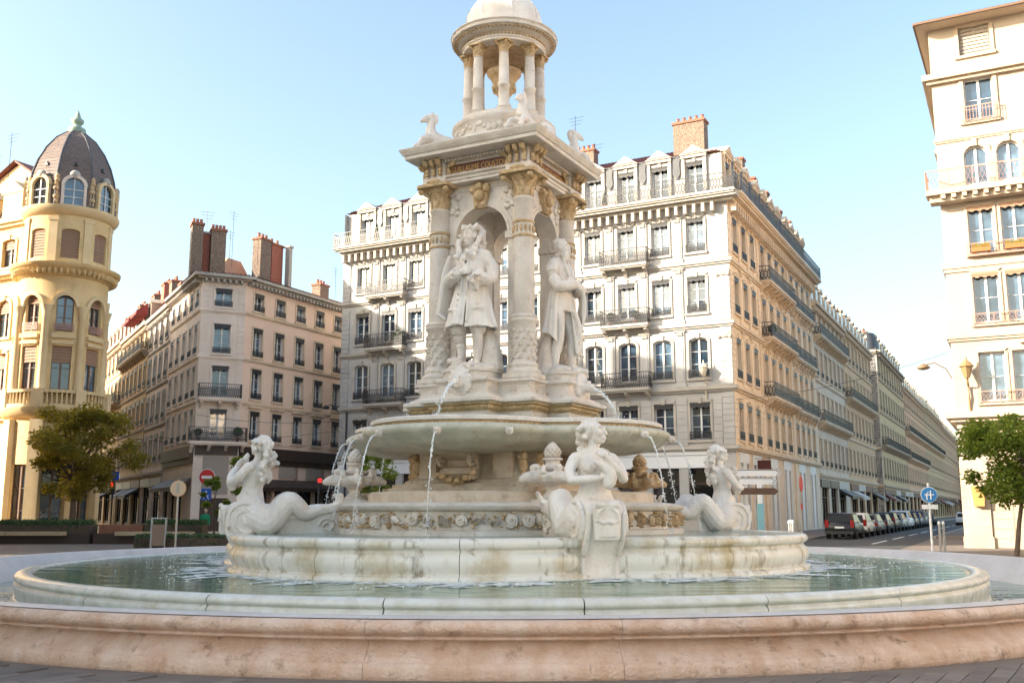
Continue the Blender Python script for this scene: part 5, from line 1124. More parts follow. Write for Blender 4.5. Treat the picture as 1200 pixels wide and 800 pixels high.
def curls(b, pts, r, seed, jit=.02):
    rr = random.Random(seed)
    for p in pts:
        for q in range(3): b.ball((p[0]+rr.gauss(0,jit), p[1]+rr.gauss(0,jit), p[2]+rr.gauss(0,jit)), (r*rr.uniform(.6,1),r*rr.uniform(.6,1),r*rr.uniform(.7,1.2)), 7, 5)
# ---------------- statue with the long wig
def statue_wig():
    t = thing('statue', 'white stone statue of a long wigged man in an open coat holding a carved head', 'statue', FM @ Vector((0,-1.5,4.66)), PSI, 'statues under the arches')
    b = MB(SCL(S_,S_,S_))
    rr = random.Random(4)
    for i in range(26): b.ball((rr.uniform(-.22,.26), rr.uniform(-.12,.2), rr.uniform(-.02,.05)), (.1,.1,.055), 7, 5)
    b.tube([(.2,.16,0),(.19,.15,.3),(.14,.13,.55)], [.16,.12,.08], 9); b.ball((-.15,-.02,.08), (.1,.14,.06), 8, 6)
    clay(b, 'rock', STONE, t, .03, 1)
    b = MB(SCL(S_,S_,S_))
    limb(b, [(-.09,0,.92),(-.14,-.07,.54),(-.15,.02,.34),(-.16,.05,.18)], [.105,.068,.068,.042]); limb(b, [(-.16,.05,.17),(-.185,-.03,.135),(-.225,-.13,.12)], [.042,.042,.032])
    limb(b, [(.1,0,.92),(.125,-.06,.52),(.10,0,.30),(.075,.02,.11)], [.105,.068,.066,.042]); limb(b, [(.075,.03,.1),(.065,-.08,.065),(.05,-.2,.045)], [.045,.042,.032])
    b.ball((-.165,.065,.125), (.04,.05,.03), 8, 5); b.ball((.075,.05,.04), (.04,.05,.03), 8, 5); b.ball((-.2,-.07,.16), (.03,.03,.02), 6, 4); b.ball((.062,-.11,.1), (.03,.03,.02), 6, 4)
    for s, kx, ky in ((-1,-.14,-.06),(1,.125,-.05)):      # puffed breeches gathered at the knee
        ell(b, [(kx,ky,.44,.075,.075),(kx*1.02,ky,.5,.105,.105),(kx,ky*.7,.6,.125,.125),(kx*.9,0,.75,.135,.14),(s*.08,0,.95,.13,.14)], 20, lambda a, q: .06*cos(8*a)*(1-q))
    ell(b, [(0,0,.85,.2,.14),(0,0,1.0,.185,.135),(0,.0,1.15,.17,.12),(0,0,1.3,.185,.125),(0,.01,1.4,.19,.11),(0,.01,1.47,.1,.075),(0,0,1.52,.055,.055),(0,-.01,1.6,.05,.05)])
    # open long coat: back and two front flaps with folds
    def flap(a0, a1, seed, hem=.55, out=1.):
        rings = []; n = 72
        prof = [(1.43,.15,.10),(1.36,.225,.13),(1.22,.215,.15),(1.08,.2,.145),(.95,.225,.165),(.8,.265,.2),(.65,.295,.225),(hem,.315*out,.25*out)]
        for k, (z, rx, ry) in enumerate(prof):
            q = k/(len(prof)-1); row = []; inner = []
            for i in range(n+1):
                a = a0+(a1-a0)*i/n; f = 1+.13*q*(abs(sin(a*5.5+seed))**.6-.5)+.03*sin(a*23+seed)*q; row.append((rx*f*cos(a), ry*f*sin(a), z+.012*sin(a*7+seed)*q)); inner.append(((rx*f-.03)*cos(a), (ry*f-.03)*sin(a), z))
            rings.append(row+inner[::-1])
        b.rings(rings)
    flap(R(-80), R(200), 1, .5, 1.08); flap(R(-158), R(-84), 2.2, .53, 1.02)
    for x0, x1 in ((-.03,-.045),(.03,.06)):            # button rows and edges
        b.tube([(x0,-.145,1.36),(x0*1.2,-.165,1.1),(x1,-.19,.85),(x1*1.3,-.25,.56)], [.013]*4, 6)
    for i in range(11): b.ball((-.06-.002*i,-.142-.0085*i,1.34-.07*i), .013, 6, 4)
    for s in (-1,1): b.tube([(s*.13,-.2,.72),(s*.2,-.175,.735),(s*.25,-.12,.74)], [.02,.022,.018], 6); b.tube([(s*.13,-.2,.69),(s*.25,-.125,.71)], [.012,.012], 5)
    # arms
    for s in (-1,1): limb(b, [(s*.05,.01,1.475),(s*.13,.01,1.44),(s*.2,.0,1.395)], [.06,.07,.078])
    limb(b, [(-.2,.0,1.37),(-.27,.02,1.24),(-.29,-.03,1.1)], [.082,.075,.072]); limb(b, [(-.29,-.03,1.1),(-.2,-.15,1.12),(-.1,-.2,1.155)], [.075,.078,.082]); limb(b, [(-.1,-.2,1.155),(-.05,-.21,1.17)], [.035,.03]); hand(b, (-.055,-.215,1.17), (1,-.1,.15), (0,-1,.3), 1, .5)
    limb(b, [(.2,.0,1.37),(.28,.02,1.25),(.3,-.02,1.1)], [.082,.075,.072]); limb(b, [(.3,-.02,1.1),(.27,-.15,1.08),(.22,-.22,1.09)], [.075,.08,.085]); limb(b, [(.24,-.2,1.09),(.235,-.27,1.11)], [.035,.03]); hand(b, (.235,-.27,1.11), (.55,-.7,-.1), (0,0,1), -1, .25)
    for k in range(8): a = k*PI/4; b.ball((-.1+.02*cos(a),-.2+.07*sin(a),1.155+.07*cos(a)), (.03,.03,.03), 6, 4); b.ball((.23+.07*cos(a),-.215,1.09+.07*sin(a)), (.03,.03,.03), 6, 4)
    curls(b, [(.0+.03*cos(k*1.1),-.165-.004*k,1.42-.035*k) for k in range(7)], .035, 2, .012)      # lace cravat
    head(b, (-.01,-.02,1.66), R(-14), R(4))
    # wig: parted curls falling to the chest on both sides
    for s in (-1,1):
        for k in range(11): z = 1.76-.036*k; curls(b, [(s*(.095+.03*sin(k*.5)+.005*k)-.01, .03-.016*k+.03*(k<4), z), (s*(.08+.045*sin(k*.5))-.01, .075, z)], .036, k*3+s, .010)
    curls(b, [(x,y,1.765-.3*(x*x)) for x in (-.08,-.03,.03,.07) for y in (-.06,0,.06,.1)], .038, 9, .012)
    curls(b, [(x,.1,z) for x in (-.1,-.03,.04,.1) for z in (1.4,1.5,1.6,1.7)], .045, 12, .015)
    # carved head resting on the left forearm
    b.ball((.2,-.27,1.02), (.055,.06,.075), 9, 7); curls(b, [(.2+.05*cos(k),-.27+.05*sin(k*1.7),1.05+.03*sin(k)) for k in range(8)], .035, 7, .012); b.tube([(.2,-.32,1.02),(.2,-.345,1.0)], [.014,.016], 6); b.ball((.2,-.25,.95), (.05,.05,.04), 8, 6)
    # cloak bundled on the right shoulder, falling along the side
    for i in range(7): b.tube([(-.16-.012*i,.06-.03*i,1.42),(-.24-.012*i,.06-.03*i,1.22),(-.3-.008*i,.09-.035*i,.95),(-.31-.012*i,.1-.04*i,.7),(-.34+.01*i,.11-.04*i,.45+.03*i)], [.028,.034,.036,.034,.02], 7)
    clay(b, 'figure', MARBLE, t, .0135, 1)
    return t
# ---------------- bearded statue with crossed arms
def statue_beard():
    t = thing('statue', 'white stone statue of a bearded man with folded arms and a draped gown', 'statue', FM @ (RZ(PI/2) @ Vector((-.12,-1.5,4.66))), PSI+PI/2, 'statues under the arches')
    b = MB(SCL(S_,S_,S_)); rr = random.Random(14)
    for i in range(18): b.ball((rr.uniform(-.22,.22), rr.uniform(-.1,.2), rr.uniform(-.02,.03)), (.1,.1,.05), 7, 5)
    b.tube([(-.15,.16,0),(-.13,.15,.3),(-.1,.12,.5)], [.14,.11,.07], 9); clay(b, 'rock', STONE, t, .03, 1)
    b = MB(SCL(S_*.96,S_*.96,S_*.96))
    limb(b, [(-.1,0,.9),(-.12,-.04,.5),(-.125,.0,.3),(-.13,.02,.1)], [.105,.07,.066,.042]); limb(b, [(-.13,.03,.09),(-.14,-.07,.06),(-.15,-.18,.04)], [.042,.04,.03])
    limb(b, [(.1,0,.9),(.13,-.1,.5),(.13,-.1,.3),(.135,-.1,.1)], [.105,.07,.066,.042]); limb(b, [(.135,-.09,.09),(.16,-.18,.06),(.19,-.28,.04)], [.042,.04,.03])
    for p in ((-.13,.05,.04),(.135,-.07,.04)): b.ball(p, (.04,.05,.03), 8, 5)
    ell(b, [(0,0,.8,.2,.15),(0,0,1.0,.19,.135),(0,0,1.12,.17,.12),(0,0,1.3,.185,.13),(0,.01,1.4,.195,.115),(0,.01,1.47,.11,.08),(0,0,1.52,.058,.058),(0,-.02,1.6,.052,.052)])
    n = 76; rings = []
    for k, (z, rx, ry) in enumerate([(1.45,.12,.09),(1.38,.225,.135),(1.22,.215,.155),(1.06,.195,.145),(.9,.225,.17),(.7,.26,.2),(.5,.29,.225),(.34,.315,.25)]):
        q = k/7; row, inn = [], []
        for i in range(n+1):
            a = R(-82)+R(284)*i/n; f = 1+.14*q*(abs(sin(a*5+.6))**.6-.5)+.04*q*sin(a*19); zz = z+(q**3)*.16*sin(a*2+2.2)
            row.append((rx*f*cos(a), ry*f*sin(a), zz)); inn.append(((rx*f-.035)*cos(a), (ry*f-.035)*sin(a), zz))
        rings.append(row+inn[::-1])
    b.rings(rings)
    for s in (-1,1): limb(b, [(s*.05,.01,1.475),(s*.13,.01,1.445),(s*.2,.0,1.40)], [.06,.07,.078])
    limb(b, [(-.205,.0,1.37),(-.28,-.02,1.24),(-.27,-.1,1.1)], [.085,.076,.074]); limb(b, [(-.27,-.1,1.1),(-.12,-.21,1.12),(.04,-.22,1.16)], [.075,.066,.05]); hand(b, (.05,-.22,1.16), (1,0,.35), (0,-1,0), 1, .5)
    limb(b, [(.205,.0,1.37),(.28,-.02,1.24),(.27,-.12,1.1)], [.085,.076,.074]); limb(b, [(.27,-.12,1.1),(.12,-.25,1.09),(-.02,-.235,1.14)], [.075,.066,.05]); hand(b, (-.03,-.235,1.14), (-1,0,.5), (0,-1,0), -1, .5)
    for i in range(6): b.tube([(.1+.03*i,-.27+.02*i,1.12),(.12+.035*i,-.29+.025*i,.95),(.13+.035*i,-.28+.03*i,.75),(.12+.04*i,-.27+.03*i,.62+.03*i)], [.03,.033,.032,.016], 7)   # cloth over the arm
    for i in range(5): b.tube([(.02+.05*i,-.2+.01*i,.8-.05*i),(.08+.05*i,-.24+.02*i,.6-.04*i),(.1+.045*i,-.22+.02*i,.38-.02*i),(.09+.05*i,-.2,.24)], [.035,.035,.035,.02], 7)
    for s in (-1,1): b.tube([(s*.05,-.09,1.46),(s*.085,-.135,1.36),(s*.04,-.165,1.24)], [.025,.03,.02], 7)      # lapels
    hm = head(b, (0,-.03,1.66), R(6), R(8)); q = sub(b, hm)
    curls(q, [(.055*cos(a),-.075-.02*abs(sin(a)),-.105-.02*k) for k in range(3) for a in (0,.8,1.57,2.4,3.14)], .032, 3, .008); curls(q, [(s*.065,-.04,-.06-.02*k) for s in (-1,1) for k in range(3)], .026, 5, .008); q.tube([(-.035,-.105,-.062),(0,-.115,-.05),(.035,-.105,-.062)], [.008,.012,.008], 6)
    curls(q, [(.07*cos(a)*e,.03+.085*sin(a)*e,.115-.05*e) for e in (.4,.8,1.05) for a in [k*PI/5 for k in range(10)] if sin(a) > -.5 or e < .7], .028, 8, .008); merge(b, q)
    clay(b, 'figure', MARBLE, t, .0135, 1)
    return t
statue_wig(); statue_beard()
# ---------------- sirens on scroll consoles
MS_ = 1.7
def siren(k, label, yaw, lean, arm_up=0, side=1, turn=0):
    a = -PI/4+k*PI/2; d0 = 5.55; base = FM @ (RZ(a) @ Vector((d0, 0, 0))); t = thing('siren_statue', label, 'statue', base, PSI+a+PI/2, 'siren statues on the pool wall')
    # scroll console
    b = MB(); pol = [(-.55,.45),(.20,.45),(.19,.75),(.24,.95),(.36,1.12),(.46,1.35),(.5,1.58),(.44,1.76),(.3,1.86),(.1,1.88),(-.55,1.8)]
    b.prism([(-o, z) for o, z in pol], -.33, .33, 'x'); clayed = clay(b, 'console', MARBLE, t, .035, 2)
    for s in (-1,1):
        cy, cz, R0 = .06, 1.5, .36; b = MB(); m = 44; b.tube([(s*(.38+.0008*i), -cy-(R0*(1-i/m)**.9+.02)*cos(i*.30-.4), cz+(R0*(1-i/m)**.9+.02)*sin(i*.30-.4)) for i in range(m)], [.05-.0007*i for i in range(m)], 8)
        b2 = MB(T(s*.32,-cy,cz) @ RY(R(90))); b2.lathe([(R0,-.06),(R0+.02,.0),(R0,.05),(R0-.06,.075),(.1,.085),(.09,.13),(0,.15)] if s > 0 else [(0,-.15),(.09,-.13),(.1,-.085),(R0-.06,-.075),(R0,-.05),(R0+.02,0),(R0,.06)], 36); b.add(b2.v, b2.f)
        limb(b, [(s*.32,-.50,1.62),(s*.32,-.46,1.35),(s*.32,-.35,1.11),(s*.31,-.23,.92),(s*.30,-.19,.72),(s*.28,-.21,.48)], [.05]*6, 8); b.build('volute', MARBLE, clayed, True)
    b = MB(); b.prism([(-.22,1.2),(.22,1.2),(.26,1.72),(.16,1.8),(-.16,1.8),(-.26,1.72)], -.56, -.42, 'y'); b.prism([(-.17,1.25),(.17,1.25),(.17,1.45),(-.17,1.45)], -.58, -.55, 'y')
    for s in (-1,1): b.tube([(s*.05,-.56,1.74),(s*.16,-.58,1.66),(s*.2,-.58,1.52),(s*.1,-.59,1.48),(0,-.59,1.5)], [.025]*5, 6); b.ball((s*.12,-.56,1.78), (.1,.05,.06), 8, 5)
    for q in range(4): b.box(-.13,.13,-.585,-.578,1.27+.045*q,1.285+.045*q)
    clay(b, 'shield', MARBLE, clayed, .014, 1)
    # body
    lm = RX(lean)
    b = MB(T(0,-.0,1.80) @ RZ(turn) @ SCL(2.02,2.0,MS_) @ lm)
    ell(b, [(0,.03,-.14,.15,.13),(0,.03,-.06,.178,.14),(0,.02,.03,.175,.13),(0,.01,.12,.148,.112),(0,0,.21,.125,.094),(0,0,.3,.137,.098),(0,0,.4,.158,.102),(0,.01,.47,.155,.085),(0,.01,.52,.095,.066),(0,0,.57,.05,.05),(0,-.01,.65,.046,.046)], 24)
    for s in (-1,1):
        limb(b, [(s*.035,.01,.535),(s*.10,.01,.495),(s*.165,.005,.462)], [.042,.046,.05])
        b.ball((s*.073,-.085,.355), (.058,.05,.058), 12, 8); b.ball((s*.16,.005,.46), (.062,.058,.062), 10, 7); b.ball((s*.08,.06,-.07), (.1,.1,.1), 10, 7); b.ball((s*.07,.075,.40), (.055,.03,.075), 8, 6)
    b.ball((0,-.105,.06), (.09,.03,.07), 10, 7)
    limb(b, [(-.175,.0,.455),(-.235,-.03,.33),(-.245,-.09,.225)], [.054,.049,.043]); limb(b, [(-.245,-.09,.225),(-.12,-.19,.235),(-.02,-.2,.25)], [.043,.040,.028]); hand(b, (-.02,-.2,.25), (1,-.05,.15), (0,-1,.1), 1, .7)
    limb(b, [(.175,.0,.455),(.225,-.05,.33),(.21,-.14,.24)], [.054,.049,.043]); limb(b, [(.21,-.14,.24),(.13,-.2,.33),(.05,-.21,.42)], [.043,.040,.028]); hand(b, (.05,-.21,.42), (-.6,-.1,.8), (0,-1,.1), -1, .8)
    limb(b, [(-.05,-.2,.4),(.02,-.215,.34),(.06,-.225,.26),(.04,-.22,.18)], [.03,.045,.055,.05]); b.ball((.05,-.22,.2), (.06,.05,.05), 8, 6)     # little fish she hugs
    hm = head(b, (0,-.02,.72), yaw, R(-4)); q = sub(b, hm); rr = random.Random(k)
    curls(q, [(.083*cos(u)*e,.03+.095*sin(u)*e,.118-.055*e*e) for e in (.3,.65,1.0,1.15) for u in [j*PI/6 for j in range(12)] if sin(u) > -.55 or e < .6], .027, k+4, .006)
    curls(q, [(s*.08,.0+.02*j,.02-.035*j) for s in (-1,1) for j in range(3)], .028, k+6, .006); q.ball((0,.12,.0), (.06,.055,.07), 9, 6); merge(b, q)
    for s in (-1,1):                # long ringlets down the back
        for j in range(2): curls(b, [(s*(.04+.035*j+.012*sin(i*1.9)),.10+.022*sin(i*.8)+.01*j,.66-.033*i) for i in range(11)], .03, k+s+j+40, .008)
    curls(b, [(rr.uniform(-.11,.11), .12+rr.uniform(-.01,.03), .62-.028*j) for j in range(10)], .033, k+8, .012)
    if arm_up: limb(b, [(-.07,-.2,.5),(-.1,-.22,.56)], [.04,.03]); b.tube([(-.1,-.2,.57),(-.085,-.2,.62)], [.03,.004], 6); b.tube([(-.12,-.23,.57),(-.125,-.23,.62)], [.03,.004], 6)
    # two fish tails winding back over the wall
    b2 = MB(T(0,0,1.82))
    for s in (-1,1):
        limb(b2, [(s*.12,.06,-.04),(s*.27,.14,-.26),(s*.34,.38,-.42),(s*.36,.62,-.14),(s*.35,.78,.04),(s*.33,.96,-.06),(s*.31,1.14,-.2),(s*.28,1.4,-.13),(s*.27,1.62,-.1),(s*.24,1.8,-.02)], [.26,.29,.27,.24,.225,.2,.165,.135,.105,.05], 14)
        for w_ in (-1,1): limb(b2, [(s*.24,1.78,-.03),(s*(.24+.1*w_),1.88,.06),(s*(.22+.2*w_),1.86,.18),(s*(.22+.22*w_),1.78,.2)], [.06,.055,.045,.015], 8)
        for j in range(9): b2.ball((s*.36,.5+.03*j,-.30+.045*j), (.17,.05,.12), 8, 5)
    merge(b, b2)
    clay(b, 'figure', MARBLE, t, .0145, 1)
    return t
siren(0, 'front siren statue with scroll and shield console, hands at her chest', R(42), R(-2))
siren(3, 'left siren statue seen from behind with its tail along the ramp', R(-20), R(-10), 1, 1, R(-34))
siren(1, 'right siren statue with long hair in front of the direction signs', R(10), R(-5))
# ---------------- sea horses on the cornice corners
def seahorse(k, label, rot):
    a = -PI/4+k*PI/2; p = FM @ (RZ(a) @ Vector((1.66,0,9.9))); t = thing('sea_horse', label, 'statue', p, PSI+a+PI/2+rot, 'sea horses on the cornice')
    b = MB(SCL(1.12,1.05,1.25))
    limb(b, [(0,.3,.2),(0,.05,.24),(0,-.1,.33),(0,-.12,.5),(0,-.1,.62),(0,-.14,.7)], [.14,.15,.145,.10,.075,.06])
    limb(b, [(0,-.12,.71),(0,-.24,.67),(0,-.33,.61)], [.065,.055,.036]); b.ball((0,-.34,.605), (.04,.035,.035), 8, 6); b.ball((0,-.26,.62), (.04,.06,.045), 8, 6)
    for s in (-1,1):
        b.tube([(s*.035,-.1,.75),(s*.045,-.09,.84)], [.022,.005], 6); limb(b, [(s*.1,-.12,.28),(s*.15,-.34,.22),(s*.17,-.42,.1),(s*.16,-.5,.06)], [.07,.055,.04,.045], 8); b.ball((s*.04,-.2,.7), .016, 6, 4)
    curls(b, [(0,-.03+.05*sin(j),.74-.05*j) for j in range(7)], .045, k, .012)
    limb(b, [(0,.3,.18),(.05,.55,.16),(.1,.8,.22),(.05,.95,.36),(-.05,.85,.46),(-.1,.72,.38),(-.06,.78,.28)], [.14,.13,.10,.08,.065,.05,.03])
    curls(b, [(rr_*.2,.2+.1*j,.06) for j in range(8) for rr_ in (-1,1)], .07, k+20, .03)
    clay(b, 'figure', MARBLE, t, .02, 1)
seahorse(3, 'sea horse on the left cornice corner, head turned out over the edge', 0)
seahorse(0, 'sea horse on the front cornice corner below the lantern', R(-50))
seahorse(1, 'sea horse on the right cornice corner against the roofs behind', 0)
seahorse(2, 'sea horse on the back cornice corner, mostly hidden by the lantern base', 0)
# ---------------- lion heads
for k in range(4):
    b = MB(RZ(k*PI/2) @ T(0,-1.9,4.38)); b.ball((0,0,0), (.24,.2,.26), 12, 8); b.ball((0,-.22,-.05), (.13,.14,.11), 10, 7); b.ball((0,-.3,-.0), (.06,.06,.045), 8, 6); b.ball((0,-.27,-.13), (.1,.09,.035), 8, 6)
    rr = random.Random(k)
    for i in range(16):
        a = 2*PI*i/16
        for e in (.24,.33): b.ball((e*cos(a)*.95, .02-.06*(e < .3)+.05*(e > .3), e*sin(a)), (.075,.07,.075), 7, 5)
    for s in (-1,1): b.ball((s*.085,-.2,.09), (.05,.05,.035), 7, 5); b.ball((s*.19,-.06,.2), (.05,.04,.06), 7, 5); b.ball((s*.07,-.31,-.05), (.055,.05,.045), 7, 5)
    clay(b, 'lion_head', MARBLE, mo, .022, 1)
    if k != 2:
        d = FM.to_3x3() @ (RZ(k*PI/2).to_3x3() @ Vector((0,-1,0))); p = FM @ (RZ(k*PI/2) @ Vector((0,-2.2,4.3)))
        jet('thick water jet from the %s lion head into the bowl' % ('left front','right front','','left back')[k], p, (d.x*1.7, d.y*1.7, -.1), .38, .04, k+50, 'water jets from the lion heads')
# ---------------- urns with fish heads on the corners of the frieze
def urn(k, label):
    a = -PI/4+k*PI/2; p = FM @ (RZ(a) @ Vector((3.35,0,1.84))); t = thing('urn', label, 'urn', p, PSI+a, 'fish urns round the bowl'); t.scale = (1.1,1.1,.95); m = OCHRE if k == 1 else STONE
    b = MB(); b.prism(sq(.34,.0), -.03, .06); b.lathe([(.27,.062),(.27,.09),(.2,.12),(.12,.2),(.11,.26),(.15,.3),(.13,.33)], 20); b.build('foot', STONE, t, True)
    b = MB(); b.lathe([(.12,.32),(.2,.36),(.3,.42),(.36,.50),(.37,.56),(.34,.6),(.2,.62),(.14,.66),(0,.66)], 24)
    for i in range(4):
        q = MB(RZ(i*PI/2)); limb(q, [(.2,0,.55),(.34,0,.5),(.47,0,.5),(.56,0,.46)], [.1,.13,.115,.075], 9); q.ball((.58,0,.49), (.06,.07,.03), 7, 5); q.ball((.58,0,.42), (.05,.06,.025), 7, 5)
        for s in (-1,1): q.ball((.45,s*.09,.56), (.035,.03,.035), 7, 5)
        limb(q, [(.24,0,.62),(.3,0,.72),(.38,0,.7),(.38,0,.62)], [.06,.06,.05,.03], 8); b.add(q.v, q.f)
        q = MB(RZ(i*PI/2+PI/4)); limb(q, [(.3,0,.45),(.38,0,.58),(.36,0,.74)], [.08,.07,.02], 8); b.add(q.v, q.f)
    clay(b, 'bowl', m, t, .022, 1)
    b = MB(); b.lathe([(.16,.62),(.26,.66),(.27,.70),(.17,.73),(.12,.79),(.13,.83),(.18,.86),(.18,.89),(.11,.91)], 20); b.build('stem', m, t, True)
    b = MB(); b.lathe([(.09,.90),(.135,.95),(.14,1.02),(.11,1.12),(.05,1.2),(0,1.23)], 14)
    for j in range(6):
        for i in range(9): aa = 2*PI*(i+.5*(j % 2))/9; rr = (.125,.137,.135,.118,.09,.055)[j]; b.ball((rr*cos(aa), rr*sin(aa), .94+.045*j), (.026,.026,.026), 6, 4)
    b.build('pine_cone', m, t, True)
urn(0, 'stone fish urn with pine cone standing left of the front siren'); urn(3, 'pale stone urn with fish heads at the left corner under the bowl'); urn(1, 'ochre stone urn with pine cone right of the front siren'); 
# ================================================================== STREET FURNITURE, TREES, CARS, PEOPLE
# --- pavers in the two near corners
pv = {}
rr = random.Random(21)
def paver_mesh(l, w_):
    b = MB(); g_ = .006; z1 = .02
    b.box(-l/2+g_, l/2-g_, -w_/2+g_, w_/2-g_, -.02, z1); return b.mesh('paver', PAVER)
pm1, pm2 = paver_mesh(.62,.2), paver_mesh(.5,.2)
def pave(x0, x1, ang, limit):
    n = 0; u = Vector((cos(ang), sin(ang), 0)); v = Vector((-sin(ang), cos(ang), 0)); C0 = Vector(((x0+x1)/2, 10.9, 0))
    for j in range(-30, 31):
        off = rr.uniform(-.3,.3)
        for i in range(-14, 15):
            c = C0+u*(i*.62+off)+v*(j*.2)
            dd = math.hypot(c.x-FO.x, c.y-FO.y)
            if x0 < c.x < x1 and 9.3 < c.y and 12.62 < dd < 14.2 and abs(c.x)/max(c.y,.1) < .56 and c.y > 9.75 and n < limit:
                o = put('paver', pm1, ground, T(c.x, c.y, rr.uniform(-.003,.003)) @ RZ(ang+rr.uniform(-.006,.006))); n += 1
    return n
pave(1.4, 6.6, R(58), 150); pave(-6.6, -2.6, R(58), 145)
# --- trees
def leaf_cloud(b, c, r, n, rr, size=.11, flat=.8):
    for k in range(n):
        v = Vector((rr.gauss(0,1), rr.gauss(0,1), rr.gauss(0,1))).normalized(); q = v*(rr.random()**.45); p = Vector(c)+Vector((q.x*r, q.y*r, q.z*r*flat))
        d = Vector((rr.gauss(0,1), rr.gauss(0,1), rr.gauss(0,.5)-.3)).normalized(); e = d.cross(Vector((rr.gauss(0,1), rr.gauss(0,1), rr.gauss(0,1)))).normalized(); s = size*rr.uniform(.7,1.3)
        nn = d.cross(e)*s*.15
        b.add([p, p+d*s*.5+e*s*.32+nn, p+d*s*1.1, p+d*s*.5-e*s*.32+nn], [(0,1,2),(0,2,3)])
def tree(name, label, loc, h, crown, seed, clumps, lm=LEAF, n=110, size=.12, r=.16, group=None, lean=(0,0)):
    t = thing(name, label, 'tree', loc, 0, group); rr = random.Random(seed); b = MB(); top = Vector((lean[0], lean[1], h*.62)); tr = [Vector((0,0,-.05)), Vector((lean[0]*.2+.04, lean[1]*.2, h*.22)), Vector((lean[0]*.6, lean[1]*.6, h*.45)), top]
    b.tube(tr, [r*1.25, r, r*.8, r*.5], 9); lb = MB()
    for c in range(clumps):
        a = rr.uniform(0, 2*PI); e = math.sqrt(rr.random()); z = crown[2]+rr.uniform(-1,1)*crown[3]
        rad = crown[0]*e*math.sqrt(max(.05, 1-((z-crown[2])/(crown[3]*1.15))**2)); p = Vector((lean[0]+rad*cos(a), lean[1]+rad*sin(a)*crown[1]/crown[0], z)); cr = rr.uniform(.38,.8)*crown[0]*.36
        st = tr[2]+(top-tr[2])*rr.random(); b.tube([st, st*.45+p*.55+Vector((0,0,-.15)), p], [r*.32, r*.18, r*.06], 5)
        leaf_cloud(lb, p, cr, int(n*(cr/crown[0]/.2)**1.5), rr, size)
    b.build('trunk', BARK, t, True); lb.build('crown', lm, t, fix=False); return t
tree('plane_tree', 'bushy dark green tree in front of the round tower building', (-23.3, 53.5, 0), 6.6, (3.2,2.8,4.75,2.0), 3, 46, LEAF, 300, .17, .17)
tree('plane_tree', 'leafy tree at the right edge in front of the pale building', (18.75, 37.8, 0), 5.6, (2.6,2.4,3.55,1.5), 5, 46, LEAF2, 330, .15, .08, None, (.9,.2))
tree('small_tree', 'small green tree behind the left siren', (-13.0, 50.0, 0), 4.6, (1.15,1.1,3.0,1.5), 8, 18, LEAF2, 150, .13, .07)
tree('small_tree', 'small green tree half hidden under the left lobe of the bowl', (-6.6, 46.0, 0), 4.5, (1.4,1.3,3.2,1.0), 11, 20, LEAF2, 150, .13, .07)
tree('small_tree', 'low green shrub tree right behind the left siren waist', (-14.9, 50.6, 0), 3.6, (.8,.8,2.4,1.0), 15, 10, LEAF2, 150, .13, .05)
# --- hedges and planters
def hedge(name, label, cat, loc, L_, d, h, rot, seed, grass=False, m=HEDGE):
    t = thing(name, label, cat, loc, rot); rr = random.Random(seed); b = MB(); b.box(-L_/2, L_/2, -d/2, d/2, 0, h*.8); b.build('branches', BARK, t); b = MB()
    for k in range(int(L_*d*900)):
        p = Vector((rr.uniform(-L_/2,L_/2), rr.uniform(-d/2,d/2)*1.05, rr.uniform(.05,1)*h)); 
        if abs(p.y) < d*.42 and p.z < h*.75: p.z = h*rr.uniform(.78,1.05)
        dv = Vector((rr.gauss(0,1), rr.gauss(0,1), rr.gauss(0,1)+(.9 if grass else 0))).normalized()*rr.uniform(.05,.12)*(2.2 if grass else 1); e = dv.orthogonal().normalized()*(.02 if grass else .045)
        b.add([p, p+dv*.5+e, p+dv, p+dv*.5-e], [(0,1,2,3)])
    b.build('foliage', m, t, fix=False); return t
hedge('hedge', 'clipped green hedge in front of the peach building behind the left siren', 'hedge', (-14.3, 46.5, 0), 5.6, 1.1, .55, R(4), 2)
WOOD = mat('pale_wood', (.52,.40,.26), .6, (.45,.33,.2), 3, 4, stretch=(.4,3,3)); CORTEN = mat('red_brown_steel', (.28,.12,.07), .6, (.22,.09,.05), 2); DARKP = mat('dark_planter', (.06,.04,.03), .6)
def planter(x0, x1, label, seed, y=51.6):
    t = thing('planter', label, 'planter', ((x0+x1)/2, y, 0)); L_ = x1-x0
    b = MB(); b.box(-L_/2, L_/2, -.5, .9, 0, .5); b.build('box', DARKP, t)
    b = MB(); b.box(-L_/2+.2, -L_/2+2.4, -.35, .8, .502, .95); b.build('steel_box', CORTEN, t)
    for k in range(2):
        b = MB(); c = -L_/2+1.2+k*(L_*.36); b.box(c, c+L_*.36-.05, -.85, -.503, .42, .62); b.build('bench_slat', WOOD, t)
    hedge('planting', 'low grassy planting growing in the planter '+('on the far left' if x0 < -24 else 'nearer the litter bin'), 'planting', ((x0+x1)/2+1.2, y+.2, .5), L_-2.6, 1.0, .55, 0, seed, True)
planter(-29.5, -21.3, 'long dark planter with wooden bench slats at the left edge', 3); planter(-21.1, -15.6, 'dark planter with a red brown steel box beside the litter bin', 5)
t = thing('litter_bin', 'grey metal litter bin standing left of the white disc sign post', 'litter bin', (-15.9, 45.6, 0), R(15)); b = MB()
for sx in (-1,1):
    for sy in (-1,1): b.box(sx*.3-.025, sx*.3+.025, sy*.3-.025, sy*.3+.025, 0, 1.3)
b.box(-.34,.34,-.34,.34,1.301,1.35); b.build('frame', STEEL, t); b = MB()
for k in range(9): b.box(-.27+.06*k,-.27+.06*k+.045,-.31,-.29,.12,1.05); b.box(-.27+.06*k,-.27+.06*k+.045,.29,.31,.12,1.05)
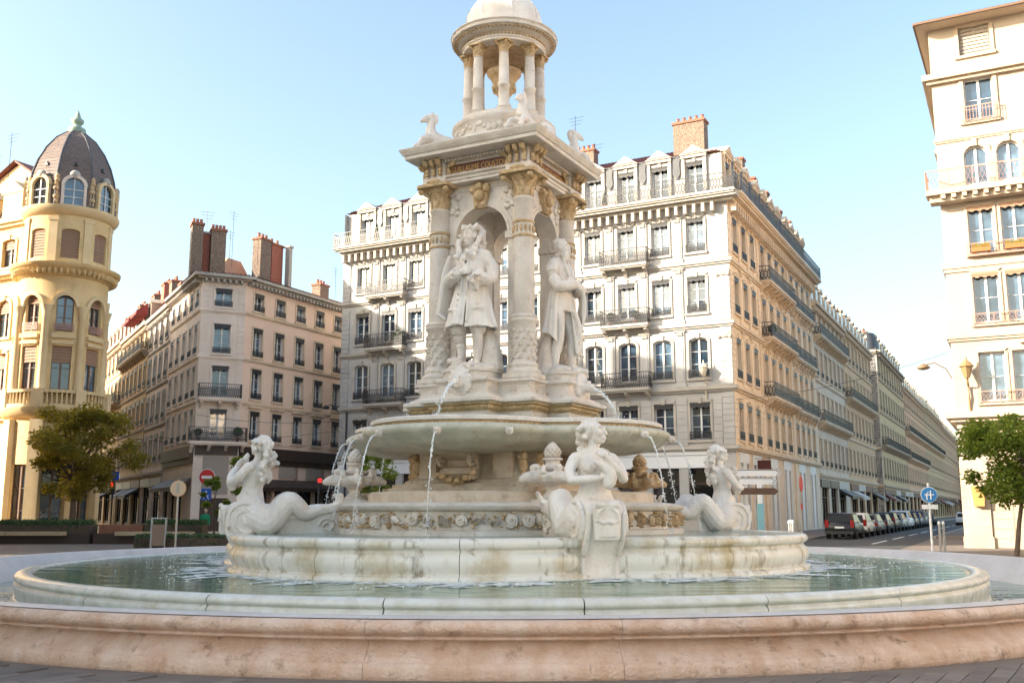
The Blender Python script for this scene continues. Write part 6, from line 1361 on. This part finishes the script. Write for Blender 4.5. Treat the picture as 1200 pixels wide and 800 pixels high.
b.box(-.27,.27,-.285,.285,.1,1.04); b.build('slatted_box', BROWNW, t)
# --- signs
SIGNR = mat('sign_red', (.55,.025,.03), .4); SIGNB = mat('sign_blue', (.02,.10,.45), .4); SIGNW = mat('sign_white', (.8,.8,.8), .4); CYAN = mat('sign_light_blue', (.03,.22,.55), .4)
def disc_sign(t, z, r, m, y=-.05, nm='disc', th=.02):
    b = MB(T(0,y,z) @ RX(R(90))); b.lathe([(r,0),(r,th)], 28); return b.build(nm, m, t)
def post(t, h, r=.035, m=STEEL, nm='post'): b = MB(); b.lathe([(r,0),(r,h)], 8); return b.build(nm, m, t)
def at_sign(x, Y): return (x*(Y*.986+.2)/1167, Y, 0)
t = thing('road_sign', 'red no entry sign above a blue square sign near the man in green', 'road sign', (-17.6,58.0,0)); post(t, 4.1)
d = disc_sign(t, 3.55, .44, SIGNR); disc_sign(d, 3.55, .47, SIGNW, -.035, 'rim'); b = MB(); b.box(-.31,.31,-.078,-.071,3.47,3.63); b.build('bar', SIGNW, d)
b = MB(); b.box(-.29,.29,-.06,-.03,2.25,2.9); pl_ = b.build('blue_plate', SIGNB, t)
b = MB(); b.ball((0,-.063,2.72), (.05,.004,.05), 8, 5); b.bar((-.15,-.064,2.3),(.0,-.064,2.6),.03); b.bar((.15,-.064,2.3),(0,-.064,2.6),.03); b.bar((-.12,-.064,2.45),(.16,-.064,2.5),.025); b.build('pictogram', SIGNW, pl_)
t = thing('road_sign', 'white round sign on a grey post right of the litter bin', 'road sign', (-14.75,44.5,0)); post(t, 3.0, .045); disc_sign(t, 2.62, .34, mat('cream_sign', (.6,.47,.33), .5)); d = disc_sign(t, 2.62, .36, mat('dull_orange', (.55,.30,.12), .5), -.028, 'rim'); b = MB(); b.box(-.06,.06,-.078,-.071,2.4,2.86); b.build('mark', STEEL, t)  # yellowish edge light on the white sign is put into the disc colours
t = thing('road_sign', 'round blue sign with a white arrow over a small white plate on the right', 'road sign', (16.55,40.0,0), R(-12)); post(t, 2.75, .045, SIGNW); d = disc_sign(t, 2.28, .29, CYAN, -.06); d2 = disc_sign(t, 2.28, .315, SIGNW, -.045, 'rim', .012)
b = MB(); b.tube([(-.09,-.085,2.08),(-.09,-.085,2.3),(-.02,-.085,2.4)], .025, 4); b.tube([(.06,-.085,2.1),(.06,-.085,2.45)], .028, 4); b.box(-.16,.18,-.088,-.081,2.26,2.31); b.build('arrows', SIGNW, d)
b = MB(); b.box(-.3,.3,-.06,-.045,1.72,1.9); b.build('plate', SIGNW, t)
t = thing('road_sign', 'red rimmed sign seen edge on by the white shopfront of the corner building', 'road sign', (14.75,51.5,0), R(62)); post(t, 3.6); disc_sign(t, 3.0, .4, SIGNR); b = MB(); b.box(-.2,.2,-.05,-.03,1.7,2.0); b.build('plate', SIGNR, t)
t = thing('direction_sign', 'stack of white and dark direction arrows behind the right siren', 'direction sign', (9.2,40.0,0), R(4)); post(t, 3.4, .05)
for i, (z, m_, x1) in enumerate(((3.15,SIGNW,1.55),(2.82,SIGNW,1.35),(2.42,mat('sign_brown', (.10,.05,.03), .5),1.4))):
    b = MB(); b.prism([(-.9,z-.13),(x1-.15,z-.13),(x1,z),(x1-.15,z+.13),(-.9,z+.13)], -.085, -.055, 'y'); a_ = b.build('arrow_panel', m_, t)
    if i < 2: b = MB(); b.tube([(x1-.2,-.09,z-.09),(x1-.07,-.09,z),(x1-.2,-.09,z+.09)], .015, 4); b.tube([(-.85,-.09,z+.105),(x1-.2,-.09,z+.105)], .012, 4); b.build('arrow_mark', IRON, a_)
t = thing('hanging_sign', 'dark red square shop sign hanging at the corner building', 'shop sign', CORN+D2*4.3+N2*.1+Vector((0,0,3.9)), A2); b = MB(); b.box(-.03,.03,-1.0,-.15,0,.9); b.build('panel', mat('dark_red', (.10,.02,.015), .5), t); b = MB(); b.bar((0,.0,1.0),(0,-1.0,1.0),.03); b.bar((0,-.5,.9),(0,-.5,1.0),.02); b.build('bracket', IRON, t)
t = thing('parking_meter', 'slim pale blue totem beside the corner building', 'totem', (12.55,51.0,0)); b = MB(); b.box(-.14,.14,-.12,.12,.2,2.0); b.build('body', mat('teal_paint', (.25,.5,.55), .4), t); b = MB(); b.box(-.1,.1,-.1,.1,2.003,3.0); b.build('head', SIGNW, t); b = MB(); b.box(-.18,.18,-.16,.16,0,.197); b.build('base', STEEL, t)
for i, (x, Y) in enumerate(((12.05,44.0),(12.35,44.5),(17.05,40.4),(17.3,40.6),(12.9,46.8))):
    t = thing('bollard', ('leftmost slim steel bollard by the white shopfront','second slim steel bollard by the white shopfront','left one of the two pale bollards near the blue sign','right one of the two pale bollards near the blue sign','steel bollard closest to the dark parked car')[i], 'bollard', (x,Y,0), 0, 'slim steel bollards')
    b = MB(); b.lathe([(.05,0),(.05,1.12)], 10); b.build('post', STEEL, t); b = MB(); b.lathe([(.05,1.122),(.06,1.14),(.06,1.2),(.0,1.26)], 10); b.build('cap', SIGNW, t, True)
# --- traffic light and shop sign far left
t = thing('traffic_light', 'red traffic light below a blue street sign in the left street', 'traffic light', (-24.2,61,0)); post(t, 4.0, .05, IRON); b = MB(); b.box(-.16,.16,-.2,0,2.6,3.4); bx = b.build('housing', IRON, t); disc_sign(bx, 3.2, .11, mat('red_lamp', (.9,.02,.015), .4, emit=.6), -.205, 'red_lamp')
b = MB(); b.box(-1.1,.4,-.06,-.03,3.55,3.85); b.build('street_name_plate', SIGNW, t); b = MB(); b.box(-.25,.35,-.09,-.065,3.45,3.98); b.build('blue_plate', SIGNB, t)
t = thing('traffic_light', 'small red crossing light under the left siren tail', 'traffic light', (-10.1,52.5,0)); post(t, 3.3, .05, IRON); b = MB(); b.box(-.1,.3,-.2,0,3.0,3.4); bx = b.build('housing', IRON, t); b = MB(); b.box(0,.2,-.215,-.203,3.1,3.3); b.build('red_lamp', MATS['red_lamp'], bx)
# --- lamps on walls
def wall_lamp(label, p, rot, arm, m=IRON):
    t = thing('wall_lamp', label, 'lamp', p, rot); b = MB(); b.tube([(0,0,-.6),(0,-.25,-.1),(0,-arm*.6,.2),(0,-arm,.12)], .035, 6); b.build('arm', m, t); b = MB(T(0,-arm,0)); b.lathe([(.08,.18),(.3,.02),(.3,-.02),(.22,-.08),(0,-.12)], 12); b.build('shade', m, t, True); return t
wall_lamp('street lamp on a bracket at the left end of the pale building', RC+Vector((-.05,0,8.3)), A2+PI, 1.2, mat('ochre_lamp', (.20,.13,.07), .5))
def lantern(label, p, rot, m):
    t = thing('wall_lantern', label, 'lantern', p, rot); b = MB(); b.tube([(0,0,-1.6),(0,-.12,-.8),(0,-.1,-.3),(0,-.45,-.15),(0,-.5,.05)], .05, 6); b.build('bracket', m, t); b = MB(T(0,-.5,.05)); b.lathe([(.12,0),(.26,.5),(.34,.52),(.1,.78),(.05,.8),(.04,.95),(0,1.0)], 8); b.build('lantern_body', m, t); return t
lantern('ochre lantern on the wall near the left corner of the pale building', MR @ Vector((.62,0,7.6)), A1, mat('ochre_metal', (.28,.18,.08), .5)); lantern('pale lantern on the corner quoin of the white building', MF @ Vector((W1-1.7,0,9.7)), A1, mat('pale_metal', (.55,.48,.38), .5))
wall_lamp('black lamp on a curved arm at the left end of the white building', MF @ Vector((.05,0,9.2)), A1-R(70), 1.1)
b = MB(MF); b.tube([(.75,-.1,0),(.75,-.1,8.9),(.3,-.1,9.0)], .07, 6); o = b.build('drain_pipe', IRON); tag(o, 'black drain pipe down the left end of the white building', 'pipe')
# --- overhead wires
for i, (p, q, sag) in enumerate((((-26.0,60,6.4),MF @ Vector((.1,-.02,7.5)),.6),((-23.0,57.0,5.9),(-12.6,73.8,6.6),.5),((-22.2,70,8.3),(-12.7,73.9,8.2),.35),(MS @ Vector((.2,-.05,8.3)),RC+Vector((0,.5,9.0)),.4))):
    p, q = Vector(p), Vector(q); b = MB(); b.tube([p.lerp(q, k/16)-Vector((0,0,sag*4*(k/16)*(1-k/16))) for k in range(17)], .012, 4); tag(b.build('overhead_wire', IRON), ('upper overhead wire crossing the left street','lower overhead wire crossing the left street','overhead wire along the peach facade','overhead wire across the right street')[i], 'wire', 'overhead wires')
# --- white blobs floating in the outer basin on the right
for i in range(3):
    a = R(-90)+R(62+1.9*i); b = MB(T(FO.x+10.75*cos(a), FO.y+10.75*sin(a), .16) @ RZ(a+PI/2)); b.ball((0,0,0), (.2,.12,.1), 12, 7); b.ball((.13,0,-.01), (.1,.1,.08), 8, 6); b.ball((-.13,.01,-.01), (.1,.1,.08), 8, 6); tag(b.build('float', SIGNW, smooth=True), 'white float in the outer basin at right, %s of three' % ('nearest','middle','farthest')[i], 'float', 'white floats')
# --- cars
def car(label, s, tcol, rough=.25, kind=0, t_=5.5, group='cars parked along the kerb', far=False):
    p = on_street(s, t_); t = thing('parked_car', label, 'car', (p.x, p.y, .01), A2, group)
    L_, w_, h = ((3.9,1.7,1.5),(4.3,1.75,1.42),(4.2,1.78,1.62))[kind]      # local +x = away from the camera (front), x=0 is the rear
    paint = mat('car_paint_'+tcol[0], tcol[1], .3, metal=.0, ior=1.6); paint.node_tree.nodes['Principled BSDF'].inputs['Coat Weight'].default_value = .05; paint.node_tree.nodes['Principled BSDF'].inputs['Specular IOR Level'].default_value = .3
    hb = h*.58
    prof = [(0.06,.32),(0.0,.5),(.03,hb),(.02+.10,hb+.06),(L_*.72,hb+.04),(L_*.86,hb-.03),(L_*.97,hb-.16),(L_,.5),(L_-.04,.3)]
    b = MB(); rows = []
    for f, ins in ((-1,.0),(-.92,-.0),(.92,0),(1,0)):
        pass
    st = [(-1.0,.10,.0),(-.97,.03,.03),(-.85,0,0),(.85,0,0),(.97,.03,.03),(1.0,.10,.0)]
    for yy, inset, dz in st: rows.append([(x+(inset if x < L_/2 else -inset), yy*w_/2, z-(inset*.5 if z > .6 else -inset*.4)) for x, z in prof])
    b.rings(rows); b.build('body', paint, t, True)
    ch = [(.05,hb+.02),(.22 if kind == 0 else .3,h-.1),(.45,h),(L_*.48,h),(L_*.56,h-.06),(L_*.76,hb+.02)]
    b = MB(); rows = [[(x+(i_ if x < L_/2 else -i_), yy*w_/2, z-dz*(z > hb+.1)) for x, z in ch] for yy, i_, dz in ((-.93,.05,.10),(-.80,.0,.0),(.80,.0,.0),(.93,.05,.10))]
    for r_ in (0,3): rows[r_] = [(x, y*(1-.16*((z-hb)/(h-hb))), z) for x, y, z in rows[r_]]
    b.rings(rows); cab = b.build('cabin', paint, t, True)
    b = MB(); ya = w_*.37; x0_, x1_ = ch[0][0], ch[1][0]
    b.add([(x0_+.015-.03,-ya,hb+.1),(x0_+.015-.03,ya,hb+.1),(x1_-.06,ya*.9,h-.13),(x1_-.06,-ya*.9,h-.13)], [(0,1,2,3)]); b.build('rear_window', CARGLASS, cab, fix=False)
    for s_ in (-1,1):
        yb, yt = s_*w_*.474, s_*w_*.41; b = MB(); b.add([(.32,yb,hb+.09),(L_*.68,yb,hb+.08),(L_*.53,yt,h-.1),(.5,yt,h-.1)], [(0,1,2,3)]); b.build('side_window', CARGLASS, cab, fix=False)
    for x in (.72, L_-.75):
        for s_ in (-1,1):
            b = MB(T(x, s_*(w_/2-.1), .31) @ RX(R(90))); b.lathe([(.2,-.11),(.29,-.11),(.31,-.07),(.31,.07),(.29,.11),(.2,.11)], 18); wo = b.build('wheel', mat('tyre', (.015,.015,.016), .8), t)
            b = MB(T(x, s_*(w_/2-.1), .31) @ RX(R(90))); b.lathe([(.0,-.09),(.19,-.1),(.2,-.1),(.2,.1),(.19,.1),(0,.09)], 14); b.build('rim', STEEL, wo)
    if not far:
        for s_ in (-1,1):
            b = MB(); b.box(-.005,.09,min(s_*w_*.36,s_*w_*.48),max(s_*w_*.36,s_*w_*.48),hb-.18,hb+.22 if kind != 1 else hb); b.build('tail_light', mat('tail_red', (.3,.012,.01), .25), t)
            b = MB(); b.ball((L_*.62, s_*(w_/2+.09), hb+.1), (.06,.09,.07), 8, 5); b.build('mirror', paint, t)
        b = MB(); b.box(-.03,.04,-.26,.26,.62,.73); b.build('number_plate', SIGNW, t); b = MB(); b.box(-.05,.1,-w_*.46,w_*.46,.3,.47); b.build('bumper', mat('bumper', (.03,.03,.032), .6), t)
CB_ = ('black', (.012,.012,.014)); CW_ = ('white', (.75,.75,.75)); CG_ = ('grey', (.16,.165,.175)); CS_ = ('silver', (.26,.27,.285)); CU_ = ('blue', (.03,.05,.11)); CR_ = ('red', (.25,.02,.02))
seq = [(CB_,0,'black hatchback with red tail lights, nearest in the row of parked cars'),(CW_,0,'white car parked right behind the nearest black hatchback'),(CG_,1,'grey car third in the parked row'),(CB_,1,'black car fourth in the parked row'),(CB_,0,'black small car fifth in the parked row'),(CS_,1,'silver car sixth in the parked row'),(CW_,2,'white tall car seventh in the parked row'),(CB_,1,'black car eighth in the parked row, mid street'),(CU_,1,'dark blue car ninth in the parked row'),(CG_,2,'grey tall car tenth in the parked row'),(CS_,0,'silver small car near the end of the parked row'),(CB_,1,'black car closing the row at the far end')]
for i, (c, kd, lb) in enumerate(seq): car(lb, 1.5+i*5.2, c, kind=kd, far=i > 4)
for i, (c, kd, lb) in enumerate(((CW_,1,'white car standing far up the street left of the blue sign'),(CB_,1,'black car far up the street beside the white one'),(CG_,0,'grey car farthest up the street on the right side'))): car(lb, 62+i*6, c, kind=kd, t_=9.2, group='cars far up the right street', far=True)
# --- man in green
t = thing('person', 'man in a green jumper and grey trousers walking past the shop door', 'person', (-17.0,56.0,0), R(40)); SK = mat('skin', (.5,.3,.22), .6)
b = MB()
ell(b, [(0,0,.86,.17,.13),(0,0,.95,.185,.14),(0,-.01,1.1,.18,.14),(0,-.02,1.25,.195,.13),(0,-.02,1.38,.19,.11),(0,-.02,1.45,.1,.08),(0,-.03,1.5,.06,.06)], 16)
limb(b, [(-.19,-.02,1.38),(-.25,.0,1.15),(-.22,-.1,.98)], [.07,.06,.05]); limb(b, [(.19,-.02,1.38),(.26,.02,1.15),(.23,-.08,.95)], [.07,.06,.05]); clay(b, 'jumper', mat('green_wool', (.01,.22,.10), .9), t, .025, 2)
b = MB(); limb(b, [(-.09,0,.92),(-.1,-.08,.5),(-.1,.02,.1)], [.1,.075,.065]); limb(b, [(.09,0,.92),(.1,.05,.5),(.1,.14,.12)], [.1,.075,.065]); ell(b, [(0,0,.82,.17,.12),(0,0,.95,.17,.12)]); clay(b, 'trousers', mat('grey_cloth', (.13,.13,.14), .9), t, .025, 2)
b = MB(); head(b, (0,-.05,1.62), 0, R(6)); b.tube([(0,-.03,1.46),(0,-.05,1.56)], [.055,.05], 10)
for s_, x, y in ((-1,-.22,-.1),(1,.23,-.08)): hand(b, (x,y,.97 if s_ < 0 else .94), (0,-.3,-1), (s_,0,0), s_, .5)
clay(b, 'body', SK, t, .012, 1); b = MB(); b.ball((0,-.02,1.68), (.085,.095,.07), 12, 8); b.build('hair', mat('grey_hair', (.45,.43,.4), .9), t, True)
for x, y in ((-.1,.0),(.1,.12)): b = MB(); limb(b, [(x,y+.06,.06),(x,y-.06,.05),(x,y-.15,.04)], [.05,.05,.04], 10); b.build('shoe', mat('shoe', (.03,.025,.02), .6), t, True)
ball_plant(2.9, -.45, 6.45, .34, 'leafy shrub at the right end of the lower corner balcony of the peach building', frame_at(PB, R(25)))
ball_plant(.2, -.45, 6.45, .26, 'small leafy shrub at the left end of the lower corner balcony of the peach building', frame_at(PB, R(25)))
t = ball_plant(9.2, -.5, 13.4, .3, 'bushy plant on the middle balcony on the street side of the white building', MS)
# --- foam where water falls
rr = random.Random(33); b = MB()
def foam_ring(b, pts, w_, z, n):
    for k in range(n):
        p = rr.choice(pts); q = FM @ Vector((p[0]*(1+abs(rr.gauss(0,w_))), p[1]*(1+abs(rr.gauss(0,w_))), z)); s = rr.uniform(.03,.12)
        b.add([(q.x-s,q.y-s*.35,z+rr.uniform(0,.008)),(q.x+s*.2,q.y-s*.5,z+rr.uniform(0,.008)),(q.x+s,q.y+s*.2,z+rr.uniform(0,.008)),(q.x-s*.1,q.y+s*.5,z+rr.uniform(0,.008))], [(0,1,2,3)])
foam_ring(b, lobed(CL, 4.45, 90), .03, .556, 3000); [foam_ring(b, [p_], .05, .556, 60) for p_ in rr.sample(lobed(CL, 4.75, 60), 80)]
o = b.build('foam', FOAM, fix=False); tag(o, 'thin white foam on the green water around the lobed pool', 'foam', kind='stuff')
b = MB()
for k in range(600):          # sparkling drops thrown up by the falling water
    p = rr.choice(lobed(CL, 4.9, 40)); q = FM @ Vector((p[0]*(1+abs(rr.gauss(0,.12))), p[1]*(1+abs(rr.gauss(0,.12))), .56+abs(rr.gauss(0,.06)))); b.ball(q, rr.uniform(.006,.016), 4, 3)
o = b.build('splash_drops', JET, fix=False); tag(o, 'sparkling splash drops over the green water', 'splash', kind='stuff')
b = MB()
for k in range(1400):
    a = rr.uniform(0, 2*PI); q = FM @ Vector((9.85*cos(a)*(1+abs(rr.gauss(0,.012))), 9.85*sin(a)*(1+abs(rr.gauss(0,.012))), .108)); s = rr.uniform(.03,.1); b.add([(q.x-s,q.y-s*.4,q.z),(q.x+s*.2,q.y-s*.5,q.z),(q.x+s,q.y+s*.2,q.z),(q.x,q.y+s*.5,q.z)], [(0,1,2,3)])
o = b.build('foam', FOAM, fix=False); tag(o, 'white foam line in the outer basin below the middle rim', 'foam', kind='stuff')
